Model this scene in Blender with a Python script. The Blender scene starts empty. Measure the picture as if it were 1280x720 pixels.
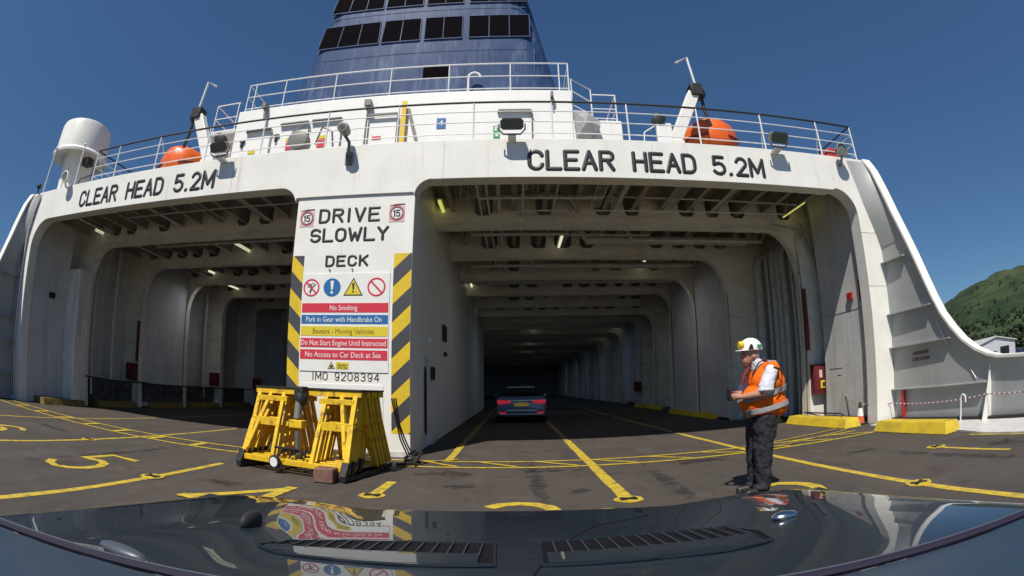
import bpy, bmesh, math, random
from mathutils import Matrix, Vector
random.seed(7)
R_ = math.radians
S = bpy.context.scene
COL = S.collection

# ------------------------------------------------------------------ camera
cd = bpy.data.cameras.new('dash_camera')
cam = bpy.data.objects.new('dash_camera', cd); COL.objects.link(cam)
cd.type = 'PANO'; cd.panorama_type = 'FISHEYE_LENS_POLYNOMIAL'
cd.sensor_width = 36.0; cd.sensor_height = 20.25; cd.sensor_fit = 'HORIZONTAL'
cd.fisheye_fov = R_(178)
for k_, v_ in zip(range(5), (0.0, 0.0540055365, 0.000374854803, -3.89988569e-05, 1.58610895e-06)):
    setattr(cd, 'fisheye_polynomial_k%d' % k_, -v_)
cd.clip_start = 0.02; cd.clip_end = 6000
CR = [(0.9999426406748051, 0.003322813902228767, -0.010182056180788752),
      (0.01063182193202678, -0.19290507685267172, 0.981159821683945),
      (-0.0012960411657264351, 0.9812117968268809, 0.19292933951335853)]
cam.matrix_world = Matrix(((CR[0][0], CR[1][0], -CR[2][0], 0), (CR[0][1], CR[1][1], -CR[2][1], 0),
                           (CR[0][2], CR[1][2], -CR[2][2], 1.3), (0, 0, 0, 1)))
S.camera = cam
# ------------------------------------------------------------------ light
TO_SUN = Vector((-1.3, -3.4, 5.33)).normalized()
w = bpy.data.worlds.new('World'); S.world = w; w.use_nodes = True
nt = w.node_tree; bg = nt.nodes['Background']
sky = nt.nodes.new('ShaderNodeTexSky'); sky.sky_type = 'NISHITA'; sky.sun_disc = False
sky.sun_elevation = math.asin(TO_SUN.z); sky.sun_rotation = math.atan2(TO_SUN.x, TO_SUN.y)
sky.altitude = 900; sky.air_density = 0.9; sky.dust_density = 0.0; sky.ozone_density = 3.0
tint = nt.nodes.new('ShaderNodeMix'); tint.data_type = 'RGBA'; tint.blend_type = 'MULTIPLY'; tint.inputs['Factor'].default_value = 1.0
tint.inputs['B'].default_value = (0.70, 0.93, 1.08, 1)
gtc = nt.nodes.new('ShaderNodeTexCoord'); gsep = nt.nodes.new('ShaderNodeSeparateXYZ'); gmr = nt.nodes.new('ShaderNodeMapRange')
gmr.inputs[1].default_value = 0.0; gmr.inputs[2].default_value = 0.55; gmr.inputs[3].default_value = 0.60; gmr.inputs[4].default_value = 1.0
gmx = nt.nodes.new('ShaderNodeMix'); gmx.data_type = 'RGBA'; gmx.blend_type = 'MULTIPLY'; gmx.inputs['Factor'].default_value = 1.0   # clear, polarised air near the horizon
nt.links.new(gtc.outputs['Generated'], gsep.inputs[0]); nt.links.new(gsep.outputs['Z'], gmr.inputs[0])
nt.links.new(sky.outputs[0], tint.inputs['A']); nt.links.new(tint.outputs['Result'], gmx.inputs['A']); nt.links.new(gmr.outputs[0], gmx.inputs['B'])
nt.links.new(gmx.outputs['Result'], bg.inputs[0]); bg.inputs[1].default_value = 0.075
sd = bpy.data.lights.new('sun', 'SUN'); sd.energy = 4.6; sd.angle = R_(0.5); sd.color = (1.0, 0.94, 0.84)
sun = bpy.data.objects.new('sun', sd); COL.objects.link(sun)
sun.rotation_euler = TO_SUN.to_track_quat('Z', 'Y').to_euler(); sun.location = (-10, -20, 40)
S.view_settings.view_transform = 'Standard'; S.view_settings.look = 'None'
S.view_settings.exposure = 0.25; S.view_settings.gamma = 1.0
S.view_settings.use_curve_mapping = False
S.cycles.use_denoising = True
S.cycles.max_bounces = 14; S.cycles.diffuse_bounces = 10; S.cycles.glossy_bounces = 4
S.cycles.caustics_reflective = False; S.cycles.caustics_refractive = False
S.cycles.sample_clamp_indirect = 6.0

# ------------------------------------------------------------------ materials
def mat(name, col, rough=0.5, metal=0.0, var=0.0, scale=4.0, col2=None, streak=0.0, scol=(0.16, 0.09, 0.04),
        bump=0.0, bscale=40.0, coat=0.0, emit=0.0, spec=0.5, sscale=(3.0, 3.0, 0.25), thr=(0.5, 0.72)):
    m = bpy.data.materials.new(name); m.use_nodes = True
    t = m.node_tree; N = t.nodes; L = t.links
    b = N['Principled BSDF']
    b.inputs['Roughness'].default_value = rough; b.inputs['Metallic'].default_value = metal
    b.inputs['Specular IOR Level'].default_value = spec
    b.inputs['Coat Weight'].default_value = coat; b.inputs['Coat Roughness'].default_value = 0.015; b.inputs['Coat IOR'].default_value = 1.6
    c = (*col, 1); b.inputs['Base Color'].default_value = c
    tc = N.new('ShaderNodeTexCoord')
    out = None
    if var > 0:
        n = N.new('ShaderNodeTexNoise'); n.inputs['Scale'].default_value = scale; n.inputs['Detail'].default_value = 8
        n.inputs['Roughness'].default_value = 0.62
        L.new(tc.outputs['Object'], n.inputs['Vector'])
        r = N.new('ShaderNodeMapRange'); r.inputs[1].default_value = 0.36; r.inputs[2].default_value = 0.66
        L.new(n.outputs['Fac'], r.inputs[0])
        x = N.new('ShaderNodeMix'); x.data_type = 'RGBA'
        x.inputs['A'].default_value = c
        x.inputs['B'].default_value = (*(col2 or tuple(v * (1 - var) for v in col)), 1)
        L.new(r.outputs[0], x.inputs['Factor']); out = x.outputs['Result']
    if streak > 0:
        mp = N.new('ShaderNodeMapping'); mp.inputs['Scale'].default_value = sscale
        L.new(tc.outputs['Object'], mp.inputs['Vector'])
        n = N.new('ShaderNodeTexNoise'); n.inputs['Scale'].default_value = 1.6; n.inputs['Detail'].default_value = 7
        n.inputs['Roughness'].default_value = 0.7
        L.new(mp.outputs[0], n.inputs['Vector'])
        r = N.new('ShaderNodeMapRange'); r.inputs[1].default_value = thr[0]; r.inputs[2].default_value = thr[1]
        r.inputs[4].default_value = streak
        L.new(n.outputs['Fac'], r.inputs[0])
        x = N.new('ShaderNodeMix'); x.data_type = 'RGBA'
        if out: L.new(out, x.inputs['A'])
        else: x.inputs['A'].default_value = c
        x.inputs['B'].default_value = (*scol, 1)
        L.new(r.outputs[0], x.inputs['Factor']); out = x.outputs['Result']
    if out: L.new(out, b.inputs['Base Color'])
    if bump > 0:
        n = N.new('ShaderNodeTexNoise'); n.inputs['Scale'].default_value = bscale; n.inputs['Detail'].default_value = 4
        L.new(tc.outputs['Object'], n.inputs['Vector'])
        bp = N.new('ShaderNodeBump'); bp.inputs['Strength'].default_value = bump; bp.inputs['Distance'].default_value = 0.02
        L.new(n.outputs['Fac'], bp.inputs['Height']); L.new(bp.outputs[0], b.inputs['Normal'])
    if emit > 0:
        b.inputs['Emission Color'].default_value = c; b.inputs['Emission Strength'].default_value = emit
    return m

M = {}
M['white'] = mat('weathered_white_paint', (0.80, 0.79, 0.74), 0.38, var=0.10, scale=1.3, streak=0.5, scol=(0.40, 0.29, 0.16), bump=0.4, bscale=1.1, thr=(0.58, 0.80), sscale=(4.5, 4.5, 0.28))
M['white2'] = mat('white_house_paint', (0.80, 0.80, 0.78), 0.45, var=0.06, scale=1.0, streak=0.14, scol=(0.45, 0.38, 0.28), bump=0.1, bscale=1.2)
M['rail'] = mat('white_rail_paint', (0.72, 0.73, 0.74), 0.4, var=0.12, scale=6, streak=0.2)
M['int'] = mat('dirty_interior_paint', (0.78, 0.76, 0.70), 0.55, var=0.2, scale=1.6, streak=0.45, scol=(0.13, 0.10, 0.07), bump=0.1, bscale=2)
M['bulk'] = mat('grey_bulwark_paint', (0.37, 0.385, 0.385), 0.45, var=0.12, scale=1.2, streak=0.25, scol=(0.25, 0.22, 0.18), bump=0.12, bscale=1.5)
M['intw'] = mat('grey_interior_wall_paint', (0.62, 0.62, 0.62), 0.5, var=0.18, scale=1.2, streak=0.35, scol=(0.20, 0.18, 0.15), bump=0.1, bscale=1.5)
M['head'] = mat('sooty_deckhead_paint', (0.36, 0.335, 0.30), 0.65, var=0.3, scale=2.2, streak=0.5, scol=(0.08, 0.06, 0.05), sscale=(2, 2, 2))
M['beam'] = mat('grimy_beam_paint', (0.80, 0.76, 0.66), 0.5, var=0.18, scale=1.8, streak=0.35, scol=(0.22, 0.14, 0.08), sscale=(0.5, 2, 3))
M['pipe'] = mat('grey_pipe_paint', (0.62, 0.62, 0.60), 0.45, var=0.25, scale=5)
M['cable'] = mat('dusty_cable_tray', (0.32, 0.31, 0.28), 0.6, var=0.3, scale=6)
M['black'] = mat('black_paint', (0.018, 0.018, 0.018), 0.5, var=0.3, scale=12)
M['blackrub'] = mat('black_rubber', (0.02, 0.02, 0.021), 0.6)
M['letter'] = mat('black_letter_paint', (0.022, 0.022, 0.024), 0.45)
M['yellow'] = mat('yellow_trestle_paint', (0.76, 0.49, 0.018), 0.45, var=0.35, scale=7, col2=(0.60, 0.38, 0.02), streak=0.75, scol=(0.12, 0.07, 0.03), sscale=(6, 6, 4), thr=(0.55, 0.64), bump=0.15)
M['hyel'] = mat('hazard_yellow_paint', (0.72, 0.50, 0.02), 0.5, var=0.15, scale=6, streak=0.2)
M['hblk'] = mat('hazard_black_paint', (0.055, 0.055, 0.065), 0.55, var=0.2, scale=6)
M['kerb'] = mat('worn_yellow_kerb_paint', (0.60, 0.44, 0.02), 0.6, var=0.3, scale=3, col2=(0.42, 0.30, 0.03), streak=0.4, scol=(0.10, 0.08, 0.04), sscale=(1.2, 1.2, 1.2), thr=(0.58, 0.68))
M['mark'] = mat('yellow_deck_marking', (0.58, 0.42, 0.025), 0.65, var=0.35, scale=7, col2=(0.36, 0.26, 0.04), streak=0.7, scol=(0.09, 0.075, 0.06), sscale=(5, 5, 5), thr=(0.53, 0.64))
M['markd'] = mat('dull_deck_marking', (0.34, 0.25, 0.04), 0.7, var=0.5, scale=6, col2=(0.14, 0.12, 0.07))
M['kerbd'] = mat('shade_browned_kerb', (0.26, 0.19, 0.05), 0.7, var=0.5, scale=4, col2=(0.12, 0.09, 0.04))  # kerb yellow browned in the colour to stand for shade
M['red'] = mat('red_paint', (0.42, 0.03, 0.03), 0.4, var=0.2, scale=6)
M['dred'] = mat('dark_red_paint', (0.15, 0.017, 0.022), 0.45, var=0.3, scale=6)
M['bred'] = mat('sign_red', (0.58, 0.035, 0.06), 0.4)
M['bblue'] = mat('sign_blue', (0.02, 0.13, 0.34), 0.4)
M['byel'] = mat('sign_yellow', (0.66, 0.52, 0.03), 0.4)
M['bwhite'] = mat('sign_white', (0.76, 0.76, 0.73), 0.4, var=0.06, scale=5)
M['bgreen'] = mat('sign_green', (0.02, 0.30, 0.09), 0.4)
M['olive'] = mat('olive_lettering', (0.22, 0.16, 0.02), 0.5)
M['orange'] = mat('orange_lifeboat_gelcoat', (0.78, 0.13, 0.015), 0.35, var=0.12, scale=3)
M['funnel'] = mat('faded_blue_funnel_paint', (0.020, 0.048, 0.130), 0.5, spec=0.16, var=0.55, scale=1.1, col2=(0.036, 0.072, 0.165), streak=0.5,
                  scol=(0.15, 0.19, 0.29), sscale=(3.2, 3.2, 0.4), thr=(0.50, 0.68), bump=0.5, bscale=1.1)
M['louvre'] = mat('dark_louvre', (0.003, 0.002, 0.004), 0.8, spec=0.03)
M['flood'] = mat('grey_lamp_housing', (0.19, 0.19, 0.175), 0.45, var=0.2, scale=8)
M['lens'] = mat('dusty_lamp_glass', (0.13, 0.145, 0.125), 0.25)
M['tarp'] = mat('grey_tarpaulin', (0.40, 0.40, 0.41), 0.7, var=0.4, scale=3, bump=0.9, bscale=5)
M['tube'] = mat('lit_yellow_green_tube', (0.60, 0.62, 0.14), 0.3, emit=0.75)
M['tubew'] = mat('lit_white_tube', (0.70, 0.68, 0.48), 0.3, emit=0.9)
M['paint'] = mat('dark_blue_car_paint', (0.016, 0.024, 0.034), 0.45, coat=1.0, spec=0.2)
M['dash'] = mat('blue_grey_scuttle', (0.028, 0.046, 0.070), 0.4, bump=0.02)
M['vent'] = mat('black_vent_plastic', (0.006, 0.006, 0.008), 0.7, spec=0.15)
M['vane'] = mat('grey_vent_vane', (0.06, 0.07, 0.09), 0.4)
M['wiper'] = mat('dark_wiper_rubber', (0.008, 0.005, 0.022), 0.6)
M['chrome'] = mat('bright_metal', (0.6, 0.6, 0.6), 0.2, metal=1.0)
M['steel'] = mat('worn_steel', (0.30, 0.29, 0.28), 0.4, metal=0.7, var=0.3, scale=8)
M['carblue'] = mat('blue_saloon_paint', (0.11, 0.19, 0.33), 0.3, coat=1.0)
M['glass'] = mat('dark_car_glass', (0.01, 0.012, 0.015), 0.06)
M['tail'] = mat('lit_tail_lamp', (0.75, 0.02, 0.05), 0.2, emit=0.28)
M['plate'] = mat('yellow_number_plate', (0.75, 0.48, 0.03), 0.4, emit=0.12)
M['skin'] = mat('skin', (0.46, 0.22, 0.15), 0.5, var=0.15, scale=30, spec=0.35)
M['hair'] = mat('grey_hair', (0.35, 0.33, 0.31), 0.8, bump=0.5, bscale=150)
M['shirt'] = mat('white_shirt_cloth', (0.58, 0.60, 0.65), 0.8, bump=0.4, bscale=18, spec=0.2)
M['vest'] = mat('orange_hi_vis_cloth', (0.95, 0.16, 0.008), 0.75, var=0.18, scale=6, bump=0.8, bscale=10, spec=0.2)
M['tape'] = mat('grey_reflective_tape', (0.27, 0.26, 0.26), 0.4, bump=0.5, bscale=14)
M['vtrim'] = mat('dark_vest_binding', (0.05, 0.03, 0.03), 0.7)
M['trouser'] = mat('charcoal_trouser_cloth', (0.032, 0.032, 0.040), 0.85, bump=0.6, bscale=9, spec=0.2, var=0.3, scale=8)
M['helmet'] = mat('white_helmet_shell', (0.78, 0.78, 0.77), 0.28)
M['boot'] = mat('black_boot_leather', (0.02, 0.018, 0.016), 0.5)
M['cone'] = mat('faded_orange_cone', (0.62, 0.12, 0.05), 0.5, var=0.2, scale=10)
M['brick'] = mat('red_brown_block', (0.20, 0.10, 0.075), 0.8, var=0.3, scale=14)
M['roof'] = mat('pale_sheet_roof', (0.46, 0.50, 0.46), 0.5, var=0.1)
M['shed'] = mat('pale_shed_wall', (0.46, 0.46, 0.50), 0.6, var=0.1)
M['bark'] = mat('bark', (0.09, 0.07, 0.05), 0.9)
M['leaf'] = mat('dark_woodland_leaf', (0.026, 0.046, 0.020), 0.8, var=0.6, scale=0.25, col2=(0.042, 0.062, 0.026))
M['lash'] = mat('lashing_shade_dark', (0.10, 0.105, 0.11), 0.7, var=0.6, scale=5, col2=(0.03, 0.03, 0.035))  # dark tone carries the shade among the lashing rails
M['rope'] = mat('frayed_black_rope', (0.03, 0.03, 0.03), 0.9)
M['pinkish'] = mat('faded_pink_sticker', (0.66, 0.50, 0.49), 0.5, var=0.2, scale=12)
M['tapew'] = mat('white_barrier_tape', (0.62, 0.60, 0.60), 0.6)

def stripe_mat(name, c0, c1, scale):
    m = bpy.data.materials.new(name); m.use_nodes = True; N = m.node_tree.nodes; L = m.node_tree.links; b = N['Principled BSDF']; b.inputs['Roughness'].default_value = .6
    tc = N.new('ShaderNodeTexCoord'); wv = N.new('ShaderNodeTexWave'); wv.wave_type = 'BANDS'; wv.bands_direction = 'Y'; wv.inputs['Scale'].default_value = scale
    r = N.new('ShaderNodeValToRGB'); r.color_ramp.interpolation = 'CONSTANT'; e = r.color_ramp.elements; e[0].color = (*c0, 1); e[1].position = .5; e[1].color = (*c1, 1)
    L.new(tc.outputs['Object'], wv.inputs['Vector']); L.new(wv.outputs['Fac'], r.inputs[0]); L.new(r.outputs[0], b.inputs['Base Color']); return m
M['tapestripe'] = stripe_mat('striped_barrier_tape', (0.55, 0.52, 0.52), (0.22, 0.06, 0.07), 2.2)
def deck_mat():
    m = bpy.data.materials.new('worn_deck_coating'); m.use_nodes = True
    t = m.node_tree; N = t.nodes; L = t.links; b = N['Principled BSDF']
    tc = N.new('ShaderNodeTexCoord')
    def noise(sc, det=8, vec=None, rough=0.6):
        n = N.new('ShaderNodeTexNoise'); n.inputs['Scale'].default_value = sc; n.inputs['Detail'].default_value = det
        n.inputs['Roughness'].default_value = rough
        L.new(vec or tc.outputs['Object'], n.inputs['Vector']); return n.outputs['Fac']
    def rng(f, a, bb, c=0.0, d=1.0):
        r = N.new('ShaderNodeMapRange'); r.inputs[1].default_value = a; r.inputs[2].default_value = bb
        r.inputs[3].default_value = c; r.inputs[4].default_value = d; L.new(f, r.inputs[0]); return r.outputs[0]
    def mix(f, A, B):
        x = N.new('ShaderNodeMix'); x.data_type = 'RGBA'
        if isinstance(A, tuple): x.inputs['A'].default_value = (*A, 1)
        else: L.new(A, x.inputs['A'])
        x.inputs['B'].default_value = (*B, 1); L.new(f, x.inputs['Factor']); return x.outputs['Result']
    c = mix(rng(noise(0.55), 0.35, 0.65), (0.070, 0.057, 0.047), (0.056, 0.047, 0.041))
    mp = N.new('ShaderNodeMapping'); mp.inputs['Scale'].default_value = (1.1, 0.10, 1); L.new(tc.outputs['Object'], mp.inputs['Vector'])
    c = mix(rng(noise(1.7, 6, mp.outputs[0]), 0.46, 0.66, 0, 0.6), c, (0.036, 0.031, 0.029))      # tyre tracks along the lanes
    c = mix(rng(noise(0.75, 10, None, 0.72), 0.56, 0.64, 0, 0.7), c, (0.040, 0.024, 0.020))         # reddish worn patches
    c = mix(rng(noise(2.1, 10, None, 0.74), 0.575, 0.63, 0, 0.6), c, (0.026, 0.024, 0.023))          # oil spots
    c = mix(rng(noise(1.3, 9, None, 0.75), 0.53, 0.66, 0, 0.4), c, (0.115, 0.098, 0.084))      # dusty scuffed areas
    c = mix(rng(noise(60, 3), 0.45, 0.75, 0, 0.35), c, (0.14, 0.13, 0.12))                           # grit
    L.new(c, b.inputs['Base Color'])
    b.inputs['Roughness'].default_value = 0.75; b.inputs['Specular IOR Level'].default_value = 0.35
    bp = N.new('ShaderNodeBump'); bp.inputs['Strength'].default_value = 0.35; bp.inputs['Distance'].default_value = 0.01
    L.new(noise(90, 4), bp.inputs['Height']); L.new(bp.outputs[0], b.inputs['Normal'])
    return m
M['deck'] = deck_mat()

def stain_mat(name, col, amt):
    m = bpy.data.materials.new(name); m.use_nodes = True; N = m.node_tree.nodes; L = m.node_tree.links; b = N['Principled BSDF']
    b.inputs['Base Color'].default_value = (*col, 1); b.inputs['Roughness'].default_value = .8
    tc = N.new('ShaderNodeTexCoord'); n = N.new('ShaderNodeTexNoise'); n.inputs['Scale'].default_value = 3.2; n.inputs['Detail'].default_value = 9; n.inputs['Roughness'].default_value = .72
    L.new(tc.outputs['Object'], n.inputs['Vector'])
    mp = N.new('ShaderNodeMapping'); mp.inputs['Location'].default_value = (-1, -1, 0); mp.inputs['Scale'].default_value = (2, 2, 0); L.new(tc.outputs['Generated'], mp.inputs['Vector'])
    g = N.new('ShaderNodeTexGradient'); g.gradient_type = 'SPHERICAL'; L.new(mp.outputs[0], g.inputs['Vector'])
    ad = N.new('ShaderNodeMath'); ad.operation = 'MULTIPLY_ADD'; ad.inputs[1].default_value = 4.0; L.new(n.outputs['Fac'], ad.inputs[0]); L.new(g.outputs['Fac'], ad.inputs[2])
    r = N.new('ShaderNodeMapRange'); r.inputs[1].default_value = 2.35; r.inputs[2].default_value = 3.0; r.inputs[4].default_value = amt; L.new(ad.outputs[0], r.inputs[0])
    L.new(r.outputs[0], b.inputs['Alpha']); return m
M['stain'] = stain_mat('reddish_worn_patch', (0.032, 0.018, 0.015), .75)
M['oil'] = stain_mat('dark_oil_stain', (0.022, 0.020, 0.018), .6)
M['tyre'] = stain_mat('black_tyre_mark', (0.022, 0.020, 0.019), .45)
M['dusty'] = stain_mat('pale_scuffed_patch', (0.125, 0.112, 0.10), .5)
def hill_mat():
    m = bpy.data.materials.new('rough_hill_grass'); m.use_nodes = True
    t = m.node_tree; N = t.nodes; L = t.links; b = N['Principled BSDF']; b.inputs['Roughness'].default_value = 0.95
    b.inputs['Specular IOR Level'].default_value = 0.1
    tc = N.new('ShaderNodeTexCoord')
    n = N.new('ShaderNodeTexNoise'); n.inputs['Scale'].default_value = 0.012; n.inputs['Detail'].default_value = 9; n.inputs['Roughness'].default_value = 0.65
    L.new(tc.outputs['Object'], n.inputs['Vector'])
    cr = N.new('ShaderNodeValToRGB'); e = cr.color_ramp.elements
    e[0].position = 0.36; e[0].color = (0.020, 0.036, 0.018, 1); e[1].position = 0.66; e[1].color = (0.090, 0.100, 0.042, 1)
    k = e.new(0.5); k.color = (0.044, 0.062, 0.028, 1)
    L.new(n.outputs['Fac'], cr.inputs[0])
    n2 = N.new('ShaderNodeTexNoise'); n2.inputs['Scale'].default_value = 0.09; n2.inputs['Detail'].default_value = 6
    L.new(tc.outputs['Object'], n2.inputs['Vector'])
    r = N.new('ShaderNodeMapRange'); r.inputs[1].default_value = 0.52; r.inputs[2].default_value = 0.62; r.inputs[4].default_value = 0.75
    L.new(n2.outputs['Fac'], r.inputs[0])
    x = N.new('ShaderNodeMix'); x.data_type = 'RGBA'; x.inputs['B'].default_value = (0.018, 0.032, 0.015, 1)
    L.new(cr.outputs[0], x.inputs['A']); L.new(r.outputs[0], x.inputs['Factor'])
    L.new(x.outputs['Result'], b.inputs['Base Color'])
    return m
M['hill'] = hill_mat()
M['sea'] = mat('harbour_water', (0.012, 0.03, 0.045), 0.12, bump=0.4, bscale=0.8)
M['quay'] = mat('quay_concrete', (0.38, 0.36, 0.33), 0.85, var=0.3, scale=0.2)

# ------------------------------------------------------------------ mesh builder
WL = {}
class MB:
    def __init__(s): s.v = []; s.f = []
    def add(s, vs, fs):
        n = len(s.v); s.v += [tuple(v) for v in vs]; s.f += [tuple(i + n for i in f) for f in fs]; return s
    def box(s, x0, x1, y0, y1, z0, z1):
        return s.add([(x0, y0, z0), (x1, y0, z0), (x1, y1, z0), (x0, y1, z0), (x0, y0, z1), (x1, y0, z1), (x1, y1, z1), (x0, y1, z1)],
                     [(0, 3, 2, 1), (4, 5, 6, 7), (0, 1, 5, 4), (1, 2, 6, 5), (2, 3, 7, 6), (3, 0, 4, 7)])
    def bar(s, a, b, wd, ht, up=(0, 0, 1)):
        a = Vector(a); b = Vector(b); d = (b - a).normalized(); u = Vector(up)
        if abs(d.dot(u)) > 0.98: u = Vector((0, 1, 0))
        x = d.cross(u).normalized() * (wd / 2); y = x.cross(d).normalized() * (ht / 2)
        vs = [p + i * x + j * y for p in (a, b) for i, j in ((-1, -1), (1, -1), (1, 1), (-1, 1))]
        return s.add(vs, [(0, 1, 2, 3), (7, 6, 5, 4), (0, 4, 5, 1), (1, 5, 6, 2), (2, 6, 7, 3), (3, 7, 4, 0)])
    def tube(s, pts, r, n=8, ys=1.0):
        P = [Vector(p) for p in pts]; rr = r if isinstance(r, (list, tuple)) else [r] * len(P)
        T = [(P[min(i + 1, len(P) - 1)] - P[max(i - 1, 0)]).normalized() for i in range(len(P))]
        u = Vector((0, 0, 1)) if abs(T[0].z) < 0.9 else Vector((0, 1, 0))
        vs = []; u = (u - T[0] * u.dot(T[0])).normalized()
        for i, p in enumerate(P):
            u = (u - T[i] * u.dot(T[i])).normalized(); v = T[i].cross(u)
            for k in range(n):
                a = 2 * math.pi * k / n
                o = (u * math.cos(a) + v * math.sin(a)) * rr[i]
                vs.append(p + Vector((o.x, o.y * ys, o.z)))
        fs = [(i * n + k, i * n + (k + 1) % n, (i + 1) * n + (k + 1) % n, (i + 1) * n + k) for i in range(len(P) - 1) for k in range(n)]
        fs += [tuple(range(n))[::-1], tuple((len(P) - 1) * n + k for k in range(n))]
        return s.add(vs, fs)
    def prism(s, poly, a, b, ax='y'):
        def mp(p, q, c): return {'y': (p, c, q), 'x': (c, p, q), 'z': (p, q, c)}[ax]
        n = len(poly)
        vs = [mp(p, q, a) for p, q in poly] + [mp(p, q, b) for p, q in poly]
        return s.add(vs, [tuple(range(n))[::-1], tuple(range(n, 2 * n))] + [(i, (i + 1) % n, n + (i + 1) % n, n + i) for i in range(n)])
    def lathe(s, prof, c=(0, 0, 0), n=24, axis='z'):
        vs = []
        for r, h in prof:
            for k in range(n):
                a = 2 * math.pi * k / n; p = (r * math.cos(a), r * math.sin(a), h)
                if axis == 'y': p = (p[0], p[2], p[1])
                if axis == 'x': p = (p[2], p[0], p[1])
                vs.append((p[0] + c[0], p[1] + c[1], p[2] + c[2]))
        m = len(prof)
        fs = [(i * n + k, i * n + (k + 1) % n, (i + 1) * n + (k + 1) % n, (i + 1) * n + k) for i in range(m - 1) for k in range(n)]
        fs += [tuple(range(n))[::-1], tuple((m - 1) * n + k for k in range(n))]
        return s.add(vs, fs)
    def ell(s, c, r, n=20, m=12, zlo=-1.0, zhi=1.0):
        r = r if isinstance(r, (list, tuple)) else (r, r, r)
        a0 = math.asin(zlo); a1 = math.asin(zhi)
        prof = [(max(math.cos(a0 + (a1 - a0) * i / m), 1e-3), math.sin(a0 + (a1 - a0) * i / m)) for i in range(m + 1)]
        vs = [(c[0] + r[0] * q * math.cos(2 * math.pi * k / n), c[1] + r[1] * q * math.sin(2 * math.pi * k / n), c[2] + r[2] * h) for q, h in prof for k in range(n)]
        fs = [(i * n + k, i * n + (k + 1) % n, (i + 1) * n + (k + 1) % n, (i + 1) * n + k) for i in range(m) for k in range(n)]
        fs += [tuple(range(n))[::-1], tuple(m * n + k for k in range(n))]
        return s.add(vs, fs)
    def cap(s, a, b, ra, rb, n=14):
        a = Vector(a); b = Vector(b); d = (b - a); L = d.length; d.normalize()
        pts = []; rs = []
        for t in (-90, -60, -30): pts.append(a + d * (ra * math.sin(R_(t)))); rs.append(max(ra * math.cos(R_(t)), 1e-3))
        pts += [a, b]; rs += [ra, rb]
        for t in (30, 60, 90): pts.append(b + d * (rb * math.sin(R_(t)))); rs.append(max(rb * math.cos(R_(t)), 1e-3))
        return s.tube(pts, rs, n)
    def mesh(s, name, smooth=40.0, off=(0, 0, 0)):
        me = bpy.data.meshes.new(name)
        me.from_pydata([(x - off[0], y - off[1], z - off[2]) for x, y, z in s.v], [], s.f)
        bm = bmesh.new(); bm.from_mesh(me); bmesh.ops.recalc_face_normals(bm, faces=bm.faces)
        if smooth:
            for f in bm.faces: f.smooth = True
            lim = R_(smooth)
            for e in bm.edges:
                if len(e.link_faces) != 2 or e.calc_face_angle(0) > lim: e.smooth = False
        bm.to_mesh(me); bm.free(); return me
    def build(s, name, m, parent=None, bev=0.0, smooth=40.0):
        off = WL.get(parent.name, (0, 0, 0)) if parent else (0, 0, 0)
        me = s.mesh(name, smooth, off); me.materials.append(M[m])
        return link(name, me, parent, bev)

def link(name, me, parent=None, bev=0.0):
    o = bpy.data.objects.new(name, me); COL.objects.link(o)
    if parent:
        o.parent = parent; WL[o.name] = WL.get(parent.name, (0, 0, 0))
    if bev:
        b = o.modifiers.new('bevel', 'BEVEL'); b.width = bev; b.segments = 2; b.limit_method = 'ANGLE'; b.angle_limit = R_(50)
    return o

def tag(o, label, cat, group=None, kind=None):
    if label: o['label'] = label
    if cat: o['category'] = cat
    if group: o['group'] = group
    if kind: o['kind'] = kind
    return o

def thing(name, label, cat, loc=(0, 0, 0), rz=0.0, group=None):
    o = bpy.data.objects.new(name, None); COL.objects.link(o)
    o.location = loc; o.rotation_euler = (0, 0, rz); o.empty_display_size = 0.2
    WL[o.name] = tuple(loc) if rz == 0 else (0, 0, 0)      # turned things are built in their own axes
    return tag(o, label, cat, group)

def dup(root, loc, rz=None, label=None):
    r = root.copy(); COL.objects.link(r); r.location = loc
    if rz is not None: r.rotation_euler = (0, 0, rz)
    if label: r['label'] = label
    def rec(src, dst):
        for ch in [c for c in src.children]:
            c = ch.copy(); COL.objects.link(c); c.parent = dst; rec(ch, c)
    rec(root, r); return r

def struct(o):
    o['kind'] = 'structure'; return o

def arc(cx, cz, r, a0, a1, n=10, rz=None):
    rz = rz or r
    return [(cx + r * math.cos(R_(a0 + (a1 - a0) * i / n)), cz + rz * math.sin(R_(a0 + (a1 - a0) * i / n))) for i in range(n + 1)]

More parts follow.
